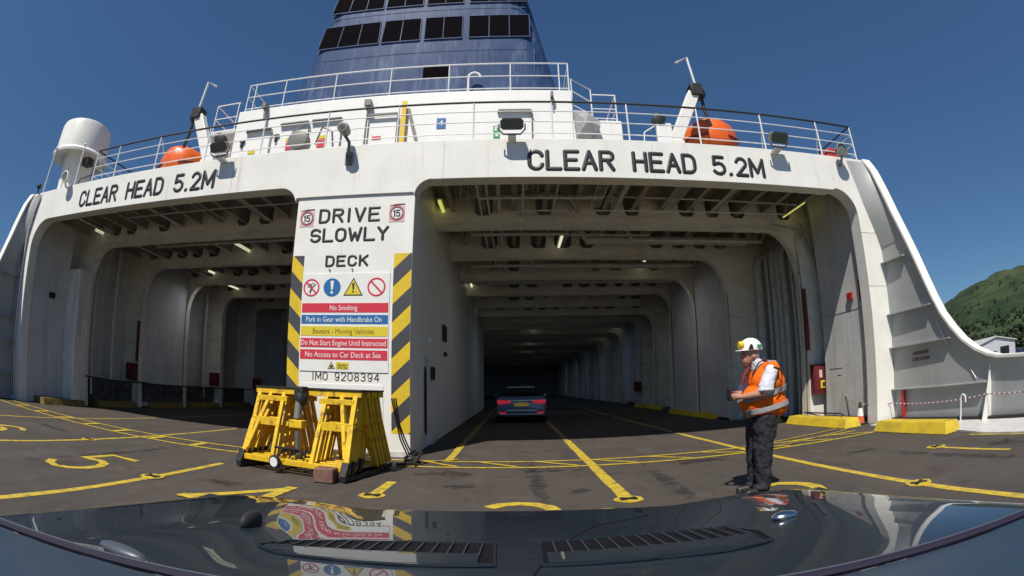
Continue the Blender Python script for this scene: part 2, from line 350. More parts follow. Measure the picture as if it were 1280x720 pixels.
# ------------------------------------------------------------------ stroke lettering (weld-bead capitals), unit cell 1 wide x 1 high
def A_(cx, cy, rx, ry, a0, a1, n=8): return [(cx + rx * math.cos(R_(a0 + (a1 - a0) * i / n)), cy + ry * math.sin(R_(a0 + (a1 - a0) * i / n))) for i in range(n + 1)]
O_ = A_(.5, .68, .5, .32, 0, 180) + A_(.5, .32, .5, .32, 180, 360) + [(1, .68)]
GL = {
 'C': [A_(.5, .7, .5, .3, 10, 180) + A_(.5, .3, .5, .3, 180, 350)], 'L': [[(0, 1), (0, 0), (1, 0)]],
 'E': [[(1, 1), (0, 1), (0, 0), (1, 0)], [(0, .52), (.85, .52)]], 'A': [[(0, 0), (.5, 1), (1, 0)], [(.2, .36), (.8, .36)]],
 'R': [[(0, 0), (0, 1), (.6, 1)] + A_(.66, .77, .34, .23, 90, -90) + [(0, .54)], [(.5, .54), (1, 0)]],
 'H': [[(0, 0), (0, 1)], [(1, 0), (1, 1)], [(0, .52), (1, .52)]],
 'D': [[(0, 0), (0, 1), (.5, 1)] + A_(.5, .65, .5, .35, 90, 0) + A_(.5, .35, .5, .35, 0, -90) + [(0, 0)]],
 'M': [[(0, 0), (0, 1), (.5, .22), (1, 1), (1, 0)]], 'I': [[(.5, 0), (.5, 1)]], 'V': [[(0, 1), (.5, 0), (1, 1)]],
 'S': [A_(.5, .75, .48, .25, 20, 180) + A_(.42, .62, .42, .12, 190, 250, 4)[1:] + A_(.5, .26, .5, .27, 80, -160)],
 'O': [O_], 'W': [[(0, 1), (.25, 0), (.5, .62), (.75, 0), (1, 1)]], 'Y': [[(0, 1), (.5, .5), (1, 1)], [(.5, .5), (.5, 0)]],
 'K': [[(0, 0), (0, 1)], [(1, 1), (.05, .42)], [(.35, .6), (1, 0)]], '.': [[(.45, .0), (.5, .02)]],
 '5': [[(.92, 1), (.1, 1), (.06, .56)] + A_(.48, .32, .52, .32, 120, -150)],
 '2': [A_(.5, .72, .46, .28, 165, -30) + [(.04, 0), (1, 0)]],
 '9': [A_(.5, .68, .46, .32, 0, 360, 14), A_(.5, .68, .46, .32, 0, -10, 2) + [(.9, .3)] + A_(.5, .28, .42, .28, -10, -150)],
 '0': [O_], '8': [A_(.5, .75, .4, .25, 0, 360, 12), A_(.5, .26, .47, .26, 0, 360, 12)],
 '3': [A_(.45, .75, .45, .25, 150, -90) + A_(.45, .27, .5, .27, 90, -150)], '4': [[(.75, 0), (.75, 1), (0, .3), (1, .3)]],
 '6': [A_(.5, .32, .46, .32, 0, 360, 14), [(.04, .32)] + A_(.5, .62, .46, .38, 180, 45)], '1': [[(.25, .8), (.55, 1), (.55, 0)]],
}
NARROW = {'I': .35, '.': .3, '1': .6, 'M': 1.25, 'W': 1.3}
def stroke_text(mb, text, x0, x1, z0, z1, y, r, gap=.42, space=.9, n=8):
    ws = [space if c == ' ' else NARROW.get(c, 1.0) for c in text]
    tot = sum(ws) + gap * (len(text) - 1); k = (x1 - x0) / tot; x = x0
    for c, wd in zip(text, ws):
        for pl in GL.get(c, []):
            q = [(p[0] * wd if wd >= 1 else (p[0] - .5) + wd / 2, p[1]) for p in pl]
            P3 = [Vector((x + a * k, y, z0 + b * (z1 - z0))) for a, b in q]; runs = [[P3[0]]]
            for i in range(1, len(P3)):
                runs[-1].append(P3[i])
                if i < len(P3) - 1 and (P3[i + 1] - P3[i]).length > 1e-6 and (P3[i] - P3[i - 1]).length > 1e-6 and (P3[i + 1] - P3[i]).angle(P3[i] - P3[i - 1]) > R_(38): runs.append([P3[i]])
            for ru in runs:
                ru = [p for i, p in enumerate(ru) if i == 0 or (p - ru[i - 1]).length > 1e-6]
                if len(ru) > 1: mb.tube(ru, r, n, ys=0.3)
                for e in (ru[0], ru[-1]): mb.ell(tuple(e), (r, r * .29, r), 8, 6)
        x += (wd + gap) * k
    return mb

def lettering(name, text, x0, x1, z0, z1, y, r, parent, gap=.42, space=.9):
    ws = [space if c == ' ' else NARROW.get(c, 1.0) for c in text]
    k = (x1 - x0) / (sum(ws) + gap * (len(text) - 1)); x = x0; i = 0
    for wrd in text.split(' '):
        wl = sum(NARROW.get(c, 1.0) for c in wrd) + gap * (len(wrd) - 1)
        stroke_text(MB(), wrd, x, x + wl * k, z0, z1, y, r, gap).build(name, 'letter', parent)
        x += (wl + 2 * gap + space) * k

def font_mesh(text, size, width=None, ext=0.002):
    cu = bpy.data.curves.new('txt', 'FONT'); cu.body = text; cu.size = size; cu.align_x = 'CENTER'; cu.align_y = 'CENTER'
    cu.extrude = ext; cu.resolution_u = 3
    t = bpy.data.objects.new('txt', cu); COL.objects.link(t)
    dg = bpy.context.evaluated_depsgraph_get(); dg.update()
    me = bpy.data.meshes.new_from_object(t.evaluated_get(dg))
    bpy.data.objects.remove(t); bpy.data.curves.remove(cu)
    xs = [v.co.x for v in me.vertices]; wd = max(xs) - min(xs); k = (width / wd) if width else 1.0
    me.transform(Matrix.Diagonal((k, 1, 1, 1))); me.materials.clear()
    return me
def wall_text(name, text, size, c, m, parent, width=None, rot=None):
    me = font_mesh(text, size, width)
    o = WL.get(parent.name, (0, 0, 0))
    me.transform(Matrix.Translation((c[0] - o[0], c[1] - o[1], c[2] - o[2])) @ (rot or Matrix.Rotation(R_(90), 4, 'X')))
    me.materials.append(M[m]); return link(name, me, parent)

# ================================================================== THE SETTING
YF = 9.4                                                    # plane of the stern frame
XL, XR = -14.7, 8.6                                          # hull sides
struct(MB().box(XL + .02, XR - .02, -14, 96, -0.25, 0).build('car_deck', 'deck'))
struct(MB().add([(-3000, -3000, -5.2), (3000, -3000, -5.2), (3000, 3000, -5.2), (-3000, 3000, -5.2)], [(0, 1, 2, 3)]).build('water', 'sea'))

struct(MB().box(-70, 70, -220, -14.1, -.5, -.06).build('linkspan', 'quay'))
# hill and shore: polar height field east of the ship
def ridge(a):
    ks = [(20, 0), (36, 1), (42, 2.6), (47, 4.5), (49, 5.6), (51, 6.7), (53.5, 7.55), (57, 8.0), (60, 8.1), (66, 8.0), (75, 6.5), (88, 3), (100, 0)]
    for (a0, v0), (a1, v1) in zip(ks, ks[1:]):
        if a0 <= a <= a1: return v0 + (v1 - v0) * (a - a0) / (a1 - a0)
    return 0
hb = MB(); NA, ND = 120, 46
for i in range(NA + 1):
    a = 20 + 80 * i / NA; tp = 620 * math.tan(R_(max(ridge(a) - .45, 0)))
    for j in range(ND + 1):
        d = 230 + 700 * j / ND
        f = 0.5 - 0.5 * math.cos(math.pi * min((d - 230) / 420, 1))
        z = -3.0 + (tp + 4) * (0.42 * min((d - 230) / 420, 1) + .58 * f)
        z += (math.sin(a * 1.7 + d * .031) + math.sin(a * .9 - d * .021 + 1) + .6 * math.sin(a * 3.1 + d * .07)) * 1.3 * f
        hb.v.append((d * math.sin(R_(a)), d * math.cos(R_(a)), z))
for i in range(NA):
    for j in range(ND):
        p = i * (ND + 1) + j; hb.f.append((p, p + 1, p + ND + 2, p + ND + 1))
struct(hb.build('hill', 'hill', smooth=180))
struct(MB().prism([(110, 20), (120, 60), (140, 300), (480, 420), (480, 10), (240, -40)], -5, -2.2, 'z').build('quay', 'quay'))
# woods at the foot of the hill: one mass of leaf clumps
wb = MB()
for k in range(820):
    a = random.uniform(40, 68); d = random.choice((random.uniform(252, 290), random.uniform(252, 300), random.uniform(330, 372)))
    if random.random() < .12: d = random.uniform(372, 520)
    f = 0.5 - 0.5 * math.cos(math.pi * min((d - 230) / 420, 1)); tp = 620 * math.tan(R_(max(ridge(a) - .45, 0)))
    z = -3.0 + (tp + 4) * (0.42 * min((d - 230) / 420, 1) + .58 * f)
    s0 = random.uniform(1.2, 2.5) * (1.1 if d < 310 else .6)
    cx, cy = d * math.sin(R_(a)), d * math.cos(R_(a))
    for q in range(16):
        h = random.uniform(.2, 2.0) * s0; sp = s0 * (1.05 - abs(h / s0 - .9) * .45)
        px, py, pz = cx + random.gauss(0, .5) * sp, cy + random.gauss(0, .5) * sp, z + h
        for e in range(5):
            v = Vector((random.gauss(0, 1), random.gauss(0, 1), random.gauss(0, 1))).normalized(); u = v.orthogonal().normalized() * s0 * .3; t_ = v.cross(u).normalized() * s0 * .3
            o = Vector((px, py, pz)) + v * s0 * .28
            wb.add([o - u - t_, o + u - t_ * .6, o + u * .7 + t_, o - u * .8 + t_ * .8], [(0, 1, 2, 3)])
tag(wb.build('woodland', 'leaf', smooth=0), 'dark green woodland along the foot of the hill behind the ship', 'trees', kind='stuff')

# quayside shed
sh = thing('shed', 'pale gabled quayside shed at the foot of the green hill', 'shed', (143, 100, -2.2))
ux, uy = Vector((.87, -.49, 0)), Vector((.49, .87, 0)); O = Vector((143, 99, -2.2))
def sp(u, v, z): p = O + ux * u + uy * v; return (p.x, p.y, p.z + z)
b = MB(); g = [(-9, 0), (8, 0), (8, 5.0), (-.5, 6.7), (-9, 4.8)]
b.add([sp(u, 0, z) for u, z in g] + [sp(u, 26, z) for u, z in g], [(0, 1, 2, 3, 4), (9, 8, 7, 6, 5), (0, 5, 6, 1), (1, 6, 7, 2), (4, 9, 5, 0)])
b.build('wall', 'shed', sh)
b = MB(); rr = [(-9.7, 4.6), (-.5, 6.75), (8.7, 4.8), (8.7, 5.05), (-.5, 7.05), (-9.7, 4.85)]
b.add([sp(u, -.6, z) for u, z in rr] + [sp(u, 26.6, z) for u, z in rr], [tuple(range(6)), tuple(range(11, 5, -1))] + [(i, (i + 1) % 6, 6 + (i + 1) % 6, 6 + i) for i in range(6)])
b.build('roof', 'roof', sh)
for u0, wd, z0, ht in ((-7, 3.0, 0, 3.4), (-2.5, 2.2, 1.2, 1.4), (1.2, 4.0, 0, 3.6)):
    b = MB(); b.add([sp(u0, -.06, z0), sp(u0 + wd, -.06, z0), sp(u0 + wd, -.06, z0 + ht), sp(u0, -.06, z0 + ht), sp(u0, .04, z0), sp(u0 + wd, .04, z0), sp(u0 + wd, .04, z0 + ht), sp(u0, .04, z0 + ht)],
                    [(0, 1, 2, 3), (7, 6, 5, 4), (0, 4, 5, 1), (1, 5, 6, 2), (2, 6, 7, 3), (3, 7, 4, 0)])
    b.build('door' if z0 == 0 else 'window', 'glass', sh)
def small_van(label, loc, rz, m, grp='vehicles parked by the shed'):
    t = thing('parked_van', label, 'van', loc, rz, grp)
    b = MB().prism([(-2.4, .35), (2.3, .35), (2.4, .9), (1.6, 1.15), (1.1, 2.0), (-2.3, 2.05), (-2.45, 1.1)], -.95, .95, 'y'); b.build('body', m, t, .05)
    MB().prism([(1.5, 1.2), (1.08, 1.9), (.1, 1.9), (.1, 1.2)], -.97, .97, 'y').build('window', 'glass', t)
    for x in (-1.5, 1.5):
        for y in (-.95, .8): MB().lathe([(.3, 0), (.33, .04), (.33, .15), (.3, .18)], (x, y, .34), 16, 'y').build('wheel', 'blackrub', t)
    return t
M['vanblue'] = mat('dark_blue_van_paint', (0.03, 0.035, 0.10), 0.35)
M['vanwhite'] = mat('white_van_paint', (0.7, 0.7, 0.7), 0.35)
M['vangreen'] = mat('pale_green_van_paint', (0.30, 0.42, 0.22), 0.4)
for lab, x, y, rz, m in (('dark blue van nearest the shed doors', 143.0, 88.5, .2, 'vanblue'), ('second dark blue van beyond the shed end', 150, 89, -.3, 'vanblue'),
                         ('white van in front of the quayside shed', 143.6, 83, .5, 'vanwhite'), ('pale green van on the quay edge', 149.5, 82, .1, 'vangreen'),
                         ('white van parked furthest from the shed', 156, 84, .4, 'vanwhite')):
    small_van(lab, (x, y, -2.2), rz, m)
lp = thing('lamp_post', 'thin grey lamp post standing beside the quayside shed', 'lamp post', (123, 100.5, -2.2))
MB().tube([(123, 100.5, -2.2), (123, 100.5, 8.3)], [.12, .07], 8).build('pole', 'steel', lp)
MB().box(122.8, 123.6, 100.4, 100.6, 8.3, 8.42).build('lamp_head', 'steel', lp)
lp2 = dup(lp, (160, 95, -2.2), label='second lamp post rising beyond the parked vans')

# ================================================================== THE FERRY
FE = thing('ferry', 'white ferry stern with two open car deck bays and a blue funnel', 'ferry', (0, YF, 0))
ZB, ZT = 5.33, 6.22
pts = [(XL, 0), (XL, ZT), (XR, ZT), (XR, 0), (8.0, 0), (8.0, 4.75)] + arc(7.35, 4.75, .65, 0, 90)[1:-1] + [(7.35, 5.35), (-1.55, 5.35)]
pts += arc(-1.55, 5.0, .36, 90, 180)[1:] + [(-1.93, 5.085), (-4.46, 5.085)]
pts += arc(-4.86, 4.95, .38, 0, 90)[1:] + [(-13.35, 5.33)] + arc(-13.35, 4.5, .83, 90, 180)[1:] + [(-14.2, 0)]
fr = MB().prism(pts, YF - .04, YF + .34, 'y').build('stern_frame', 'white', FE, .012)
# the seams of the welded plates
for x0, x1, z0, z1 in [(x, x + .010, 5.36, 6.2) for x in (-1.36, 2.9, -6.2)] + [(8.0, 8.59, 4.35, 4.362), (8.0, 8.59, 3.1, 3.11), (-14.69, -14.2, 3.1, 3.11)]:
    MB().box(x0, x1, YF - .046, YF - .039, z0, z1).build('plate_seam', 'pipe', FE)
# centre casing between the bays
MB().box(-4.42, -1.9, YF, 33, 0, 5.085).box(-4.42, -1.9, YF + .35, 33, 5.085, 6.04).build('centre_casing', 'white', FE, .015)
MB().box(-4.41, -1.91, YF - .012, YF + .2, -0.0, 0.10).build('casing_skirting', 'pipe', FE)
# outer hull sides, upper deck, inner ends
MB().box(XR + .006, XR + .06, -14, 96, -5.2, -.3).box(XR, XR + .06, YF + .345, 96, -.29, ZT - .01).build('hull_side', 'intw', FE)
MB().box(XL - .06, XL - .006, -14, 96, -5.2, -.3).box(XL - .06, XL, YF + .345, 96, -.29, ZT - .01).build('hull_side', 'intw', FE)
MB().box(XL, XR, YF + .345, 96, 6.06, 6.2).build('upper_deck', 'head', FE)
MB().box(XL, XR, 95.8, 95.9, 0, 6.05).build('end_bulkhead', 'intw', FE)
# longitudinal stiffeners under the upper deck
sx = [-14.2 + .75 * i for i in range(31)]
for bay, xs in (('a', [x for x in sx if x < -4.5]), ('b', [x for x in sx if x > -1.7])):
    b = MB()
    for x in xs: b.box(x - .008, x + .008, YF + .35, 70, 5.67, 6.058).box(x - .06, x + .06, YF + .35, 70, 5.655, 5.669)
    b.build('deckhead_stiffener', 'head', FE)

# web frames: beam + bracket + column in one plate, with scallops where the stiffeners pass
def web_frame(y, x0, x1, xc, side, zb, thick, colw, depth):
    # beam from x0 (casing side) to hull x1, column inner edge xc
    s = side
    pl = [(x0, zb)]
    r, rx_ = (1.25, .85) if y < 20 else (.75, .6)
    cx = xc - s * rx_
    a = arc(0, 0, rx_, 90, 0, 10, r)
    pl += [(cx + s * p, zb - r + q) for p, q in a]
    pl += [(xc, 0), (x1, 0), (x1, 6.055)]
    st = sorted([x for x in sx if min(x0, x1) + .5 < x < max(x0, x1) - .8], reverse=(s > 0))
    for x in st:
        if random.random() < .62:
            wv = random.uniform(.20, .27)
            seq = [(x + s * wv, 6.055), (x + s * wv, 5.64), (x + s * wv * .6, 5.54), (x - s * wv * .6, 5.54), (x - s * wv, 5.64), (x - s * wv, 6.055)]
            pl += seq
    pl += [(x0, 6.055)]
    o = MB().prism(pl, y, y + thick, 'y').build('web_frame', 'beam', FE, smooth=0)
    # flange along the free edge
    path = [(x0 + s * .02, zb)] + [(cx + s * p, zb - r + q) for p, q in a] + [(xc, 0.02)]
    f = MB()
    vs = []; fs = []
    for i, (x, z) in enumerate(path):
        j0 = path[max(i - 1, 0)]; j1 = path[min(i + 1, len(path) - 1)]
        dx, dz = j1[0] - j0[0], j1[1] - j0[1]; L = math.hypot(dx, dz); nx, nz = -dz / L * s, dx / L * s
        if i == 0: nx, nz = 0, -1
        nx, nz = (nx, nz) if nz <= 0.01 else (-nx, -nz)
        if i == len(path) - 1: nx, nz = -s, 0
        for (ox, oz) in ((0, 0), (nx * -.022, nz * -.022)):
            for yy in (y - depth, y + thick + depth): vs.append((x - ox, yy, z - oz))
    for i in range(len(path) - 1):
        a0 = i * 4; b0 = a0 + 4
        fs += [(a0, b0, b0 + 1, a0 + 1), (a0 + 2, a0 + 3, b0 + 3, b0 + 2), (a0, a0 + 2, b0 + 2, b0), (a0 + 1, b0 + 1, b0 + 3, a0 + 3)]
    fs += [(0, 1, 3, 2), (len(vs) - 4, len(vs) - 2, len(vs) - 1, len(vs) - 3)]
    f.add(vs, fs); f.build('flange', 'beam', o, smooth=30)
    return o
YS = [12.2 + 3.1 * i for i in range(9)] + [40.2, 43.4, 46.6, 49.8, 53, 56, 59, 62.5, 66, 70, 74, 79, 84, 90]
for i, y in enumerate(YS):
    zb = 5.2
    web_frame(y, -1.9 if y < 33 else -3, XR, 7.72 if i not in (1, 2, 3) else 6.82, 1, zb, .025, 0, .11)
    web_frame(y, -4.42 if y < 33 else -3, XL, -13.7, -1, zb, .025, 0, .11)
# boxed-in column faces and side casings
MB().box(7.78, XR - .005, 12.06, 12.19, 0, 5.0).build('column', 'int', FE, .02)
MB().box(XL + .005, -13.62, 11.5, 12.19, 0, 4.35).build('column', 'int', FE, .05)
MB().box(6.86, XR - .005, 15.45, 21.45, .05, 5.85).build('side_casing', 'intw', FE, .02)
MB().box(XL + .005, -13.74, 15.4, 18.32, .05, 5.85).build('side_casing', 'intw', FE, .02)
MB().box(XL + .005, -13.5, 24.5, 27.6, .05, 5.85).build('side_casing', 'intw', FE, .02)
MB().box(7.45, XR - .005, 30.9, 34.0, .05, 5.85).build('side_casing', 'intw', FE, .25)
MB().box(8.12, XR - .005, YF + .345, 11.72, .0, 6.05).build('side_casing', 'intw', FE, .01)
MB().box(XL + .005, -14.25, YF + .345, 11.49, .0, 6.05).build('side_casing', 'intw', FE, .01)
# inside face plates in the first bay (panel joints)
for z, y0, y1 in ((1.35, 10.9, 11.5), (2.7, 9.8, 11.7), (1.18, 10.95, 11.15)): MB().box(8.113, 8.119, y0, y1, z, z + .012).build('plate_seam', 'cable', FE)
MB().tube([(8.3, 11.9, 0), (8.3, 11.9, 1.4), (8.3, 11.9, 5.6)], .02, 6).build('conduit', 'pipe', FE)
for y0, y1, x in ((12.35, 15.2, -14.05), (15.45, 18.25, -13.70), (18.5, 21.4, -14.05), (21.7, 24.4, -14.05)):
    MB().box(x - .03, x, y0, y1, .22, .92).build('shaded_lashing_panel', 'lash', FE)  # dark panel stands in for rails and lashings lying in shade
# vertical pipe bundle in the recess
for x, y, r, zt in ((8.25, 13.35, .05, 5.3), (8.2, 13.75, .10, 4.95), (8.2, 14.1, .10, 5.0), (8.2, 14.42, .10, 5.02), (8.15, 14.75, .055, 5.0), (8.0, 15.1, .15, 4.9)):
    MB().tube([(x, y, .05), (x, y, zt), (x + .12, y, zt + .25), (XR - .02, y, zt + .3)], r, 12).build('pipe', 'pipe', FE)
for x, y, r in ((-13.95, 12.75, .05), (-14.3, 14.2, .085), (-13.9, 18.75, .05), (-14.1, 20.5, .07), (-14.1, 22.3, .06)):
    MB().tube([(x, y, .4), (x, y, 5.6)], r, 10).build('pipe', 'pipe', FE)
# wall conduit run on the first right-hand column, with junction boxes
b = MB().tube([(8.42, 12.0, .3), (8.40, 12.0, 3.3), (8.28, 12.0, 4.3), (7.75, 11.8, 5.15), (6.9, 11.9, 5.3)], .03, 8)
b.tube([(8.5, 12.0, .3), (8.48, 12.0, 3.3), (8.36, 12.0, 4.4), (7.8, 11.8, 5.35)], .045, 8)
b.box(8.28, 8.5, 11.93, 12.05, 2.25, 2.4).box(8.3, 8.42, 11.93, 12.05, 2.75, 2.9)
b.build('conduit', 'cable', FE)
# pipework and cable trays slung under the deckhead
rnd = random.Random(3)
runs = [((-1.4, 5.62, 10.3), (6.5, 5.62, 10.3), .028), ((-.9, 5.50, 10.9), (2.2, 5.50, 10.9), .03), ((-1.2, 5.72, 11.3), (7.6, 5.66, 11.3), .022),
        ((.1, 5.4, 11.5), (7.3, 5.45, 11.5), .02), ((-1.2, 5.35, 13.2), (1.6, 5.35, 13.2), .04), ((-1.0, 5.45, 13.6), (4.0, 5.45, 13.6), .03),
        ((2.0, 5.5, 14.3), (7.4, 5.5, 14.3), .13), ((3.2, 5.3, 13.6), (7.6, 5.3, 13.6), .05), ((-1.5, 5.3, 16.6), (6.4, 5.3, 16.6), .05),
        ((0.6, 5.45, 17.2), (6.4, 5.45, 17.2), .12), ((-1.6, 5.4, 19.8), (6.6, 5.4, 19.8), .06), ((-12, 5.5, 13.6), (-5, 5.5, 13.6), .05),
        ((-11, 5.55, 10.8), (-5, 5.55, 10.8), .02), ((-12, 5.5, 16.4), (-5, 5.5, 16.4), .06)]
for (xa, za, ya), (xb, zb_, yb), r in runs:
    MB().tube([(xa, ya, za + .3), (xa + .15, ya, za), (xb - .15, yb, zb_), (xb, yb, zb_ + .3)], r, 8).build('deckhead_pipe', 'pipe', FE)
for x, y0, y1, z, r in ((-.75, 9.8, 20, 5.55, .03), (-.55, 9.8, 22, 5.55, .03), (-.3, 9.8, 26, 5.6, .045), (.25, 10.2, 15.2, 5.5, .03), (1.0, 9.9, 24, 5.55, .025), (2.55, 9.8, 16, 5.62, .06), (5.2, 9.8, 20, 5.66, .03), (-9.6, 9.8, 22, 5.6, .04), (-6.5, 9.8, 24, 5.6, .03), (-12.9, 9.9, 20, 5.6, .05)):
    MB().tube([(x, y0, z + .25), (x, y0 + .2, z), (x, y1, z)], r, 8).build('deckhead_pipe', 'pipe', FE)
for x, y0, y1 in ((2.05, 9.8, 12.1), (4.0, 9.8, 12.1), (-8.2, 9.8, 12.1)):
    b = MB(); b.bar((x - .12, y0, 5.72), (x - .12, y1, 5.72), .02, .05); b.bar((x + .12, y0, 5.72), (x + .12, y1, 5.72), .02, .05)
    k = y0
    while k < y1: b.bar((x - .12, k, 5.72), (x + .12, k, 5.72), .02, .02); k += .12
    b.build('cable_tray', 'pipe', FE)
for q in range(16):
    x = rnd.uniform(-1.3, 1.8); y = rnd.choice((10.4, 11.0, 13.0, 13.4)); MB().tube([(x, y, 6.0), (x, y, rnd.uniform(5.25, 5.6))], .014, 6).build('pipe_hanger', 'pipe', FE)
b = MB().tube([(.15, 11.2, 5.7), (.7, 11.2, 5.78), (1.2, 11.25, 5.7), (1.4, 11.35, 5.35)], .06, 8).tube([(.3, 11.0, 5.6), (.9, 11.0, 5.66), (1.35, 11.1, 5.55), (1.55, 11.3, 5.3)], .05, 8)
b.build('cable_bundle', 'cable', FE)
# casing door, notices and lamp in the right-hand bay
MB().box(-1.899, -1.87, 10.72, 11.28, .26, 1.98).build('door', 'intw', FE, .01)
b = MB().prism(arc(10.87, 1.62, .15, 0, 180, 8) + arc(10.87, .45, .15, 180, 360, 8), -1.868, -1.862, 'x'); b.build('door_recess', 'black', FE)
MB().box(-1.899, -1.83, 11.5, 12.25, .02, .15).build('casing_sill', 'pipe', FE)

# bulwarks curving down beside the open deck
prof = [(YF - .045, 6.2), (9.13, 5.83), (8.93, 5.3), (8.71, 4.68), (8.49, 4.15), (8.26, 3.62), (8.03, 3.08), (7.79, 2.57), (7.55, 2.17), (7.26, 1.84), (6.95, 1.56), (6.57, 1.33), (6.2, 1.19), (5.89, 1.12), (5.22, 1.07), (4.0, 1.06), (-14, 1.06)]
def bulwark(x, s):
    o = MB().prism(prof + [(-14, -.3), (YF - .045, -.3)], x, x + s * .05, 'x').build('bulwark', 'bulk', FE)
    f = MB()
    for i, (y, z) in enumerate(prof):
        j0 = prof[max(i - 1, 0)]; j1 = prof[min(i + 1, len(prof) - 1)]; dy, dz = j1[0] - j0[0], j1[1] - j0[1]; L = math.hypot(dy, dz); ny, nz = dz / L, -dy / L
        if nz < 0: ny, nz = -ny, -nz
        for k in (0.003, .05):
            for xx in (x - s * .10, x + s * .16): f.v.append((xx, y + ny * k, z + nz * k))
    for i in range(len(prof) - 1):
        a0 = i * 4; b0 = a0 + 4; f.f += [(a0, b0, b0 + 1, a0 + 1), (a0 + 2, a0 + 3, b0 + 3, b0 + 2), (a0, a0 + 2, b0 + 2, b0), (a0 + 1, b0 + 1, b0 + 3, a0 + 3)]
    f.f += [(0, 1, 3, 2)]
    f.build('capping_rail', 'white', o, smooth=60)
    g = MB(); lv_ = [(6.15, .62), (5.9, .56), (5.5, .46), (5.1, .36), (4.7, .24), (4.3, .10), (4.0, .012)]
    for z, off in lv_:
        yb = [y + (y2 - y) * (zz - z) / (zz - z2) for (y, zz), (y2, z2) in zip(prof, prof[1:]) if zz >= z >= z2][0]
        n_ = 6
        for k in range(n_ + 1):
            t_ = k / n_; g.v.append((x - s * (off * (1 - t_) ** 1.5 + .004), YF - .05 - (YF - .05 - yb) * t_, z))
    for i in range(len(lv_) - 1):
        for k in range(6): p = i * 7 + k; g.f.append((p, p + 1, p + 8, p + 7))
    q = g.build('corner_gusset', 'bulk', o, smooth=180); sm = q.modifiers.new('plate', 'SOLIDIFY'); sm.thickness = .012
    for z in (3.62, 2.42, 1.66, .72):
        ye = [y for (y, zz), (y2, z2) in zip(prof, prof[1:]) if zz >= z >= z2]
        ye = ye[0] if ye else 6.3
        if z < 1: ye = 6.25
        MB().prism([(x - s * .003, YF - .05), (x - s * .13, YF - .05), (x - s * .11, ye + .05), (x - s * .003, ye)], z - .012, z + .012, 'z').build('stiffener', 'bulk', o)
    MB().prism([(x - s * .003, 1.04), (x - s * .003, .02), (x - s * .34, .02), (x - s * .30, .12)], 6.16, 6.19, 'y').build('bracket', 'white', o)
    MB().prism([(x - s * .003, 1.04), (x - s * .003, .02), (x - s * .34, .02), (x - s * .30, .12)], 2.16, 2.19, 'y').build('bracket', 'white', o)
    return o
bw = bulwark(XR, 1); bulwark(XL, -1)
for (y0, z0), (y1, z1) in (((7.75, 2.05), (7.45, 1.55)), ((6.75, .98), (6.6, .80))): MB().tube([(8.59, y0, z0), (8.59, y1, z1)], .010, 6).build('weld_scar', 'white2', bw)
MB().box(8.5, 8.585, 8.93, 9.02, .03, .70).build('locking_post', 'red', FE)
wall_text('stencil', 'DANGER KEEP', .11, (8.592, 8.35, 1.46), 'dred', FE, .55, Matrix.Rotation(R_(-90), 4, 'Z') @ Matrix.Rotation(R_(90), 4, 'X'))
wall_text('stencil', 'CLEAR OF RAMP', .11, (8.592, 8.35, 1.33), 'dred', FE, .6, Matrix.Rotation(R_(-90), 4, 'Z') @ Matrix.Rotation(R_(90), 4, 'X'))
MB().tube([(8.38, 6.9, 0), (8.38, 6.9, .46)] + [(8.38, 6.9 - .07 + .07 * math.cos(R_(t)), .46 + .07 * math.sin(R_(t))) for t in range(20, 181, 20)] + [(8.38, 6.76, .38)], .018, 8).build('hook_pipe', 'rail', FE)
# low waterway ledge and worn kerb line at the foot of the bulwark
struct(MB().prism([(7.62, 9.2), (XR - .02, 9.2), (XR - .02, -14), (7.1, -14), (7.1, 5.2), (7.35, 6.1)], 0.004, .035, 'z').build('deck_margin', 'pipe'))
# long black strip along the foot of the bulwark
MB().box(8.45, 8.59, -5, 9.3, .036, .085).build('dark_foot_strip', 'blackrub', FE)
MB().box(8.06, 8.115, 9.75, 11.7, .004, .16).build('dark_foot_strip', 'blackrub', FE)

# lettering on the frame
lettering('clear_head_lettering', 'CLEAR HEAD 5.2M', .36, 5.46, 5.53, 5.92, YF - .045, .044, FE)
lettering('clear_head_lettering', 'CLEAR HEAD 5.2M', -11.72, -6.72, 5.53, 5.93, YF - .045, .044, FE)
yp = YF - .004
stroke_text(MB(), 'DRIVE', -3.88, -2.62, 4.54, 4.80, yp, .030, gap=.55).build('drive_lettering', 'letter', FE)
stroke_text(MB(), 'SLOWLY', -4.04, -2.42, 4.14, 4.385, yp, .030, gap=.45).build('slowly_lettering', 'letter', FE)
stroke_text(MB(), 'DECK', -3.66, -2.80, 3.63, 3.82, yp, .025, gap=.55).build('deck_lettering', 'letter', FE)
lettering('ship_number_lettering', 'IMO 9208394', -3.86, -2.50, 1.405, 1.55, yp, .0095, FE, .5, .8)
# hazard bands
def hazard(x0, x1, z0, z1, slope, name):
    b = MB().box(x0, x1, YF - .003, YF + .001, z0, z1); o = b.build(name, 'hyel', FE)
    b = MB(); per, th = .68, .34; h = slope * (x1 - x0); z = z0 - 2
    while z < z1 + 1:
        q = [(x0, z), (x1, z + h), (x1, z + h + th), (x0, z + th)]
        # clip to the band
        def clip(pl, lim, up):
            out = []
            for i in range(len(pl)):
                a, c = pl[i], pl[(i + 1) % len(pl)]
                ia = (a[1] <= lim) if up else (a[1] >= lim); ic = (c[1] <= lim) if up else (c[1] >= lim)
                if ia: out.append(a)
                if ia != ic:
                    t = (lim - a[1]) / (c[1] - a[1]); out.append((a[0] + t * (c[0] - a[0]), lim))
            return out
        q = clip(q, z1, True); q = clip(q, z0, False) if q else q
        if len(q) > 2: b.prism(q, YF - .006, YF - .0025, 'y')
        z += per
    b.build('stripe', 'hblk', o); return o
